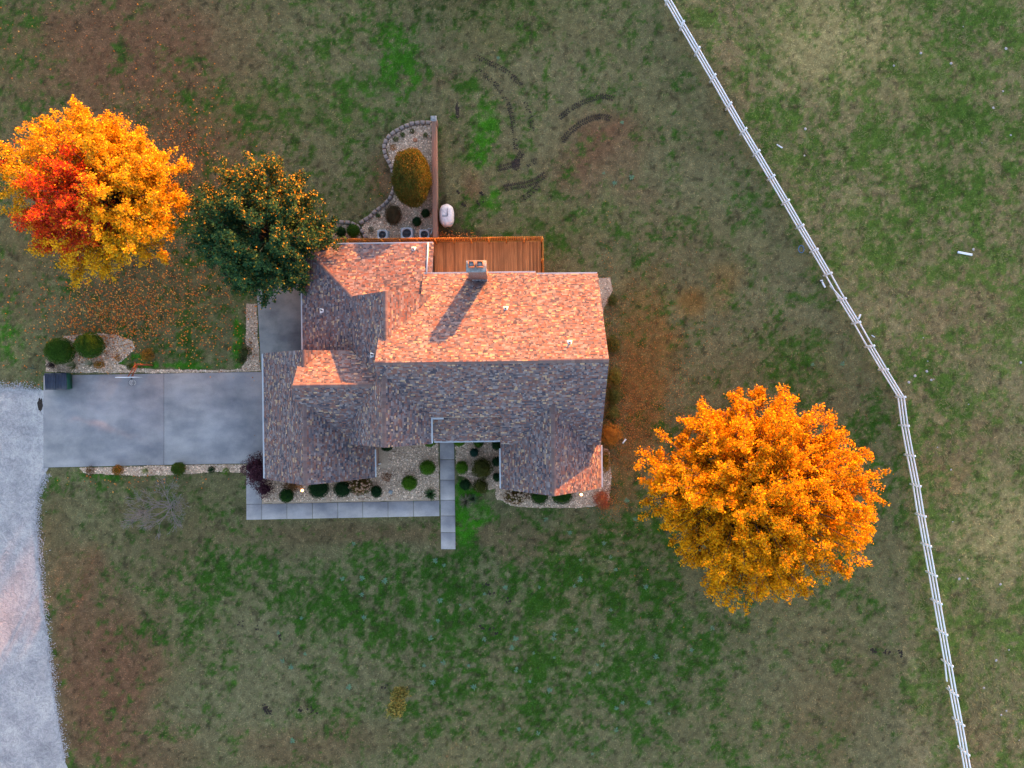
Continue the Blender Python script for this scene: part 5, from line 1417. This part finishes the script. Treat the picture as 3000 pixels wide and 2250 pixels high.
# crumbs of dug soil on the front lawn
V = []; F = []
for cx, cy, n in ((780, 2072, 14), (792, 2090, 10), (885, 2080, 7), (915, 2078, 7), (1438, 1840, 6), (1460, 1855, 6), (1412, 1838, 5), (1490, 1760, 5), (1425, 1715, 5), (700, 1825, 6), (755, 1840, 5), (820, 1868, 4), (1130, 2012, 4), (2560, 1905, 14), (2600, 1910, 8), (2640, 1915, 8), (1435, 1735, 5), (1360, 600, 6), (1408, 590, 6), (1340, 560, 5), (1410, 565, 5)):
    for i in range(n):
        q = P(cx + rg.gauss(0, 6), cy + rg.gauss(0, 5)); r_ = rg.uniform(.05, .12); b = len(V)
        for k in range(6):
            g = k * 1.047 + rg.uniform(-.3, .3); V.append((q.x + r_ * rg.uniform(.7, 1.2) * math.cos(g), q.y + r_ * rg.uniform(.7, 1.2) * math.sin(g), .0))
        V.append((q.x, q.y, r_ * 1.1)); F += [(b + k, b + (k + 1) % 6, b + 6) for k in range(6)]
tag(obj('soil_crumbs', new_mesh('soil_crumbs', V, F, M['soil'])), 'dark crumbs of dug soil dotted over the lawn', 'soil', kind='stuff')
# loose gravel straying over the road edge
ep = [P(*p) for p in road_px if -100 < p[0] < 215 and p[1] < 2400]; n = 5200; a = []
seg = NR.integers(0, len(ep) - 1, n); tt = NR.random(n)
V = []; F = []; C = []
for i in range(n):
    p0, p1 = ep[seg[i]], ep[seg[i] + 1]; d = (p1 - p0).normalized(); q = p0.lerp(p1, tt[i]) + Vector((-d.y, d.x, 0)) * float(abs(NR.normal(0, .26)) - .12) * 1.0
    if q.x > -38.6 and -6.9 < q.y < 1.0: continue
    r_ = float(NR.uniform(.02, .06)); b = len(V); z = .015
    V += [(q.x - r_, q.y, z), (q.x, q.y - r_ * .8, z), (q.x + r_, q.y, z), (q.x, q.y + r_ * .9, z), (q.x, q.y, z + r_)]
    F += [(b, b + 1, b + 4), (b + 1, b + 2, b + 4), (b + 2, b + 3, b + 4), (b + 3, b, b + 4)]; k = float(NR.uniform(.22, .46)); C += [(k, k * .97, k * .98)] * 4
tag(obj('stray_gravel', new_mesh('stray_gravel', V, F, M['stone'], False, np.array(C))), 'loose pale gravel straying over the road edge', 'gravel', kind='stuff')

# weed rosettes in the front lawn
ros = []
for k in range(3):
    V = []; F = []; C = []; rg = random.Random(k)
    for i in range(9):
        g = i * .7 + rg.uniform(-.2, .2); L = rg.uniform(.13, .24); d = Vector((math.cos(g), math.sin(g), 0)); e = Vector((-d.y, d.x, 0)); b = len(V)
        V += [(0, 0, .03), tuple(d * L * .5 - e * .035 + Vector((0, 0, .09))), tuple(d * L + Vector((0, 0, .05))), tuple(d * L * .5 + e * .035 + Vector((0, 0, .09)))]
        F.append((b, b + 1, b + 2, b + 3)); C.append([c * rg.uniform(.8, 1.2) for c in (.12, .20, .115)])
    ros.append(new_mesh('weed_rosette', V, F, M['shrub'], False, np.array(C)))
rg = random.Random(31)
spots = [(1860, 1520), (1788, 1632), (1770, 1590), (1836, 1465), (1600, 1520), (1668, 1560), (2380, 1068), (2466, 1066), (1460, 172), (1822, 360), (1768, 508), (1800, 538), (1850, 520), (1700, 1640)]
while len(spots) < 75:
    x, y = rg.gauss(1450, 360), rg.gauss(1850, 170)
    if 700 < x < 2150 and 1560 < y < 2220: spots.append((x, y))
for i, (x, y) in enumerate(spots):
    q = P(x, y); o = obj('weed_rosette', ros[i % 3], None, (q.x, q.y, 0), (0, 0, rg.uniform(0, 6)))
    s_ = rg.uniform(.7, 1.5); o.scale = (s_, s_, s_)
    tag(o, 'small pale green weed rosette growing in the lawn', 'weed', 'weed rosettes dotted over the lawn')

# ------------------------------------------------------------------ tyre tracks
def track(path, wd, lug, V, F, rg, dens=1.0):
    pts = [P(x, y).xy for x, y in path]
    for a, b in zip(pts[:-1], pts[1:]):
        L = (b - a).length; d = (b - a).normalized(); e = Vector((-d.y, d.x)); n = max(1, int(L / lug))
        for i in range(n):
            for sd_ in (-1, 1):
                if rg.random() > dens: continue
                c = a + d * ((i + (.5 if sd_ > 0 else 0)) * L / n) + e * sd_ * wd * .27
                l_ = wd * .24 * rg.uniform(.6, 1.2); t_ = lug * .26 * rg.uniform(.7, 1.3)
                dd = (e * sd_ + d * .45).normalized(); ee = Vector((-dd.y, dd.x)); k = len(V)
                hgt = rg.uniform(.02, .05)
                cs_ = [c - dd * l_ - ee * t_, c + dd * l_ - ee * t_, c + dd * l_ + ee * t_, c - dd * l_ + ee * t_]
                for q in cs_: V.append((q.x + rg.uniform(-.02, .02), q.y + rg.uniform(-.02, .02), .004))
                for q in cs_: V.append((c.x + (q.x - c.x) * .7, c.y + (q.y - c.y) * .7, hgt))
                F += [(k + 4, k + 5, k + 6, k + 7)] + [(k + j, k + (j + 1) % 4, k + 4 + (j + 1) % 4, k + 4 + j) for j in range(4)]
V = []; F = []; rg = random.Random(4)
for p_, w_, l_, d_ in TRACKS: track(p_, w_, l_, V, F, rg, d_)
tag(obj('tyre_tracks', new_mesh('tyre_tracks', V, F, M['soil'])), 'dark lugged tyre tracks pressed into the back lawn', 'tracks', kind='stuff')
def soil_patch(px, py, rx, ry, label):
    q = P(px, py); n = 40; vs = [(q.x, q.y, .03)]
    for k in range(n):
        g = 2 * math.pi * k / n; nn = 1 + .45 * mnoise.noise(Vector((math.cos(g) * 2.2 + px, math.sin(g) * 2.2, py)))
        vs.append((q.x + rx * nn * math.cos(g), q.y + ry * nn * math.sin(g), .005))
    tag(obj('bare_soil', new_mesh('bare_soil', vs, [(0, 1 + k, 1 + (k + 1) % n) for k in range(n)], M['soil'])), label, 'soil', kind='structure')
soil_patch(1512, 482, .36, .5, 'churned bare soil where the tyre tracks meet')
soil_patch(1340, 322, .17, .75, 'narrow dark strip of bare soil north of the garden wall')
soil_patch(118, 1185, .3, .75, 'worn hole between gravel road and driveway')

# ------------------------------------------------------------------ grass, leaf litter
def scatter(n, x0, x1, y0, y1):
    x = NR.uniform(x0, x1, n); y = NR.uniform(y0, y1, n)
    m = np.ones(n, bool)
    for h in hard + soft:
        bx = [p[0] for p in h]; by = [p[1] for p in h]
        c = m & (x > min(bx)) & (x < max(bx)) & (y > min(by)) & (y < max(by))
        ii = np.nonzero(c)[0]
        m[ii] &= ~inpoly(x[ii], y[ii], h)
    return x[m], y[m]
x, y = scatter(460000, -44, 44, -33.5, 33.5)
kp = NR.random(len(x)) > track_near(x, y) * .9; x = x[kp]; y = y[kp]
n = len(x)
dens = fbm(x * .8, y * .8, 3)
c = ground_colour(x, y)
g = NR.uniform(0, 6.28, n); lean = NR.uniform(.05, .17, n); hh = NR.uniform(.03, .085, n); wd = NR.uniform(.018, .042, n)
pxx = 1500 + (x - y * TH) / S0; pyy = 1125 - (y + x * TH) / S0
past = pxx > (1960 + np.clip(pyy, 0, 1160) * .577)
tuft = (fbm(x * .9, y * .9, 55) > .60) & past
hh[past] *= 1.4; lean[past] *= 1.25; hh[tuft] *= 1.7; lean[tuft] *= 1.4
dx, dy = np.cos(g), np.sin(g)
v = np.stack([np.stack([x - dy * wd, y + dx * wd, np.full(n, .002)], 1), np.stack([x + dy * wd, y - dx * wd, np.full(n, .002)], 1),
              np.stack([x + dx * lean, y + dy * lean, hh], 1)], 1).reshape(-1, 3)
tint = NR.uniform(.6, 1.65, (n, 1)) * np.where(NR.random((n, 1)) < .12, np.array([[1.5, 1.3, 1.2]]), np.array([[1., 1., 1.]]))
c = c * tint
c[tuft] = c[tuft] * .5 + np.array([.15, .13, .055]) * NR.uniform(.4, 1.0, (int(tuft.sum()), 1))
me = new_mesh('grass', v, np.arange(3 * n).reshape(-1, 3), M['grass'], False, c)
tag(obj('grass', me), 'short autumn grass blades over lawn and pasture', 'grass', kind='stuff')

def litter(name, label, groups, pal, size):
    C = []
    for px, py, sx, sy, n in groups:
        a = np.stack([NR.normal(px, sx, n), NR.normal(py, sy, n)], 1); C.append(PA(a))
    C = np.concatenate(C)
    m = ~inpoly(C[:, 0], C[:, 1], house_poly) & ~inpoly(C[:, 0], C[:, 1], deck_poly)
    C = C[m]; n = len(C)
    z = np.full(n, .05)
    for h in hard: z[inpoly(C[:, 0], C[:, 1], h)] = .075
    keep = (z < .06) | (NR.random(n) < .12); C = C[keep]; z = z[keep]; n = len(C)
    c3 = np.concatenate([C, z[:, None] + NR.uniform(0, .02, (n, 1))], 1)
    nn = NR.normal(size=(n, 3)) * .45 + np.array([0, 0, 1.])
    v, f = quads(c3, nn, NR.uniform(.6, 1.3, n) * size, .75, NR)
    me = new_mesh(name, v, f, M['leaf'], False, mixc(NR, n, pal, [1] * len(pal)))
    tag(obj(name, me), label, 'leaves', kind='stuff')
LP = [(.62, .20, .03), (.52, .14, .03), (.36, .12, .04), (.62, .30, .08), (.22, .10, .05)]
litter('fallen_leaves', 'orange and brown fallen leaves scattered round the western trees', [(440, 930, 150, 75, 900), (300, 940, 80, 50, 500), (480, 620, 70, 150, 900), (430, 400, 130, 90, 450), (250, 80, 250, 60, 120), (620, 1000, 90, 40, 180), (200, 900, 140, 120, 350), (560, 860, 90, 80, 350), (90, 1120, 60, 20, 30), (400, 1410, 120, 12, 60), (760, 1090, 14, 90, 60), (280, 1010, 50, 25, 160), (330, 930, 90, 45, 900), (420, 860, 130, 60, 700), (540, 480, 60, 90, 500)], LP, .145)
litter('rusty_leaf_litter', 'rusty leaf litter, its orange partly painted sun, drifted between the east wall and the orange maple', [(1850, 1120, 45, 130, 2600), (1840, 1260, 40, 70, 1700), (1930, 1180, 60, 80, 900), (1960, 1000, 80, 100, 600), (1790, 1470, 26, 22, 500), (1800, 1390, 12, 60, 350), (1780, 1000, 14, 140, 600), (2200, 1500, 200, 170, 500), (1900, 1450, 150, 150, 90)], [(.40, .13, .035), (.33, .12, .03), (.46, .20, .05), (.28, .09, .04), (.22, .12, .04)], .085)  # fallen leaves whose orange also stands in for sun on this ground
litter('deck_edge_leaves', 'dry leaves caught outside the picket screen', [(1330, 690, 40, 6, 160), (1290, 690, 20, 10, 60), (1130, 560, 30, 60, 60)], LP, .10)

# ------------------------------------------------------------------ woodland out of view, added so it keeps the ground in shade
def add_shade_belt():
    rg = random.Random(3); V = []; F = []; C = []
    ux, uy = math.sin(SUN_AZ), math.cos(SUN_AZ)      # towards the sun
    px_, py_ = uy, -ux                               # across
    def lump(c, r, squash):
        nu, nv = 12, 8; b = len(V); s_ = rg.uniform(0, 90)
        for i in range(nv + 1):
            ph = -math.pi / 2 + math.pi * i / nv
            for k in range(nu):
                g = 2 * math.pi * k / nu; d = Vector((math.cos(ph) * math.cos(g), math.cos(ph) * math.sin(g), math.sin(ph)))
                q = r * (1 + .35 * mnoise.noise(d * 2.2 + Vector((s_, 0, 0))))
                V.append((c[0] + d.x * q, c[1] + d.y * q, max(0, c[2] + d.z * q * squash)))
        col = rg.choice([(.06, .06, .02), (.10, .06, .02), (.05, .06, .025), (.14, .07, .02)])
        for i in range(nv):
            for k in range(nu): F.append((b + i * nu + k, b + i * nu + (k + 1) % nu, b + (i + 1) * nu + (k + 1) % nu, b + (i + 1) * nu + k)); C.append(col)
    def want(q):                                     # height of the shade at the house line, by strip
        if q < -36: return 1.7
        if q < -19: return 2.35
        if q < 2: return 1.1
        if q < 19: return 2.5
        return 3.2
    q = -95.0
    while q < 95:
        for row, dist in enumerate((92, 104)):
            d = dist + rg.uniform(-3, 3)
            h = want(q) + d * math.tan(SUN_EL) + (rg.uniform(-.5, .3) if row == 0 else rg.uniform(-1.2, -.2))
            c = (ux * d + px_ * (q + rg.uniform(-.6, .6)), uy * d + py_ * (q + rg.uniform(-.6, .6)))
            lump((c[0], c[1], h * .55), h * .47, 1.0); lump((c[0] + rg.uniform(-1, 1), c[1] + rg.uniform(-1, 1), h * .25), h * .42, 1.0)
        q += 2.6
    tag(obj('shade_belt', new_mesh('shade_belt', V, F, M['grass'], True, np.array(C))), 'unseen belt of trees added to keep the ground in shade', 'shade_belt', kind='stuff')
add_shade_belt()
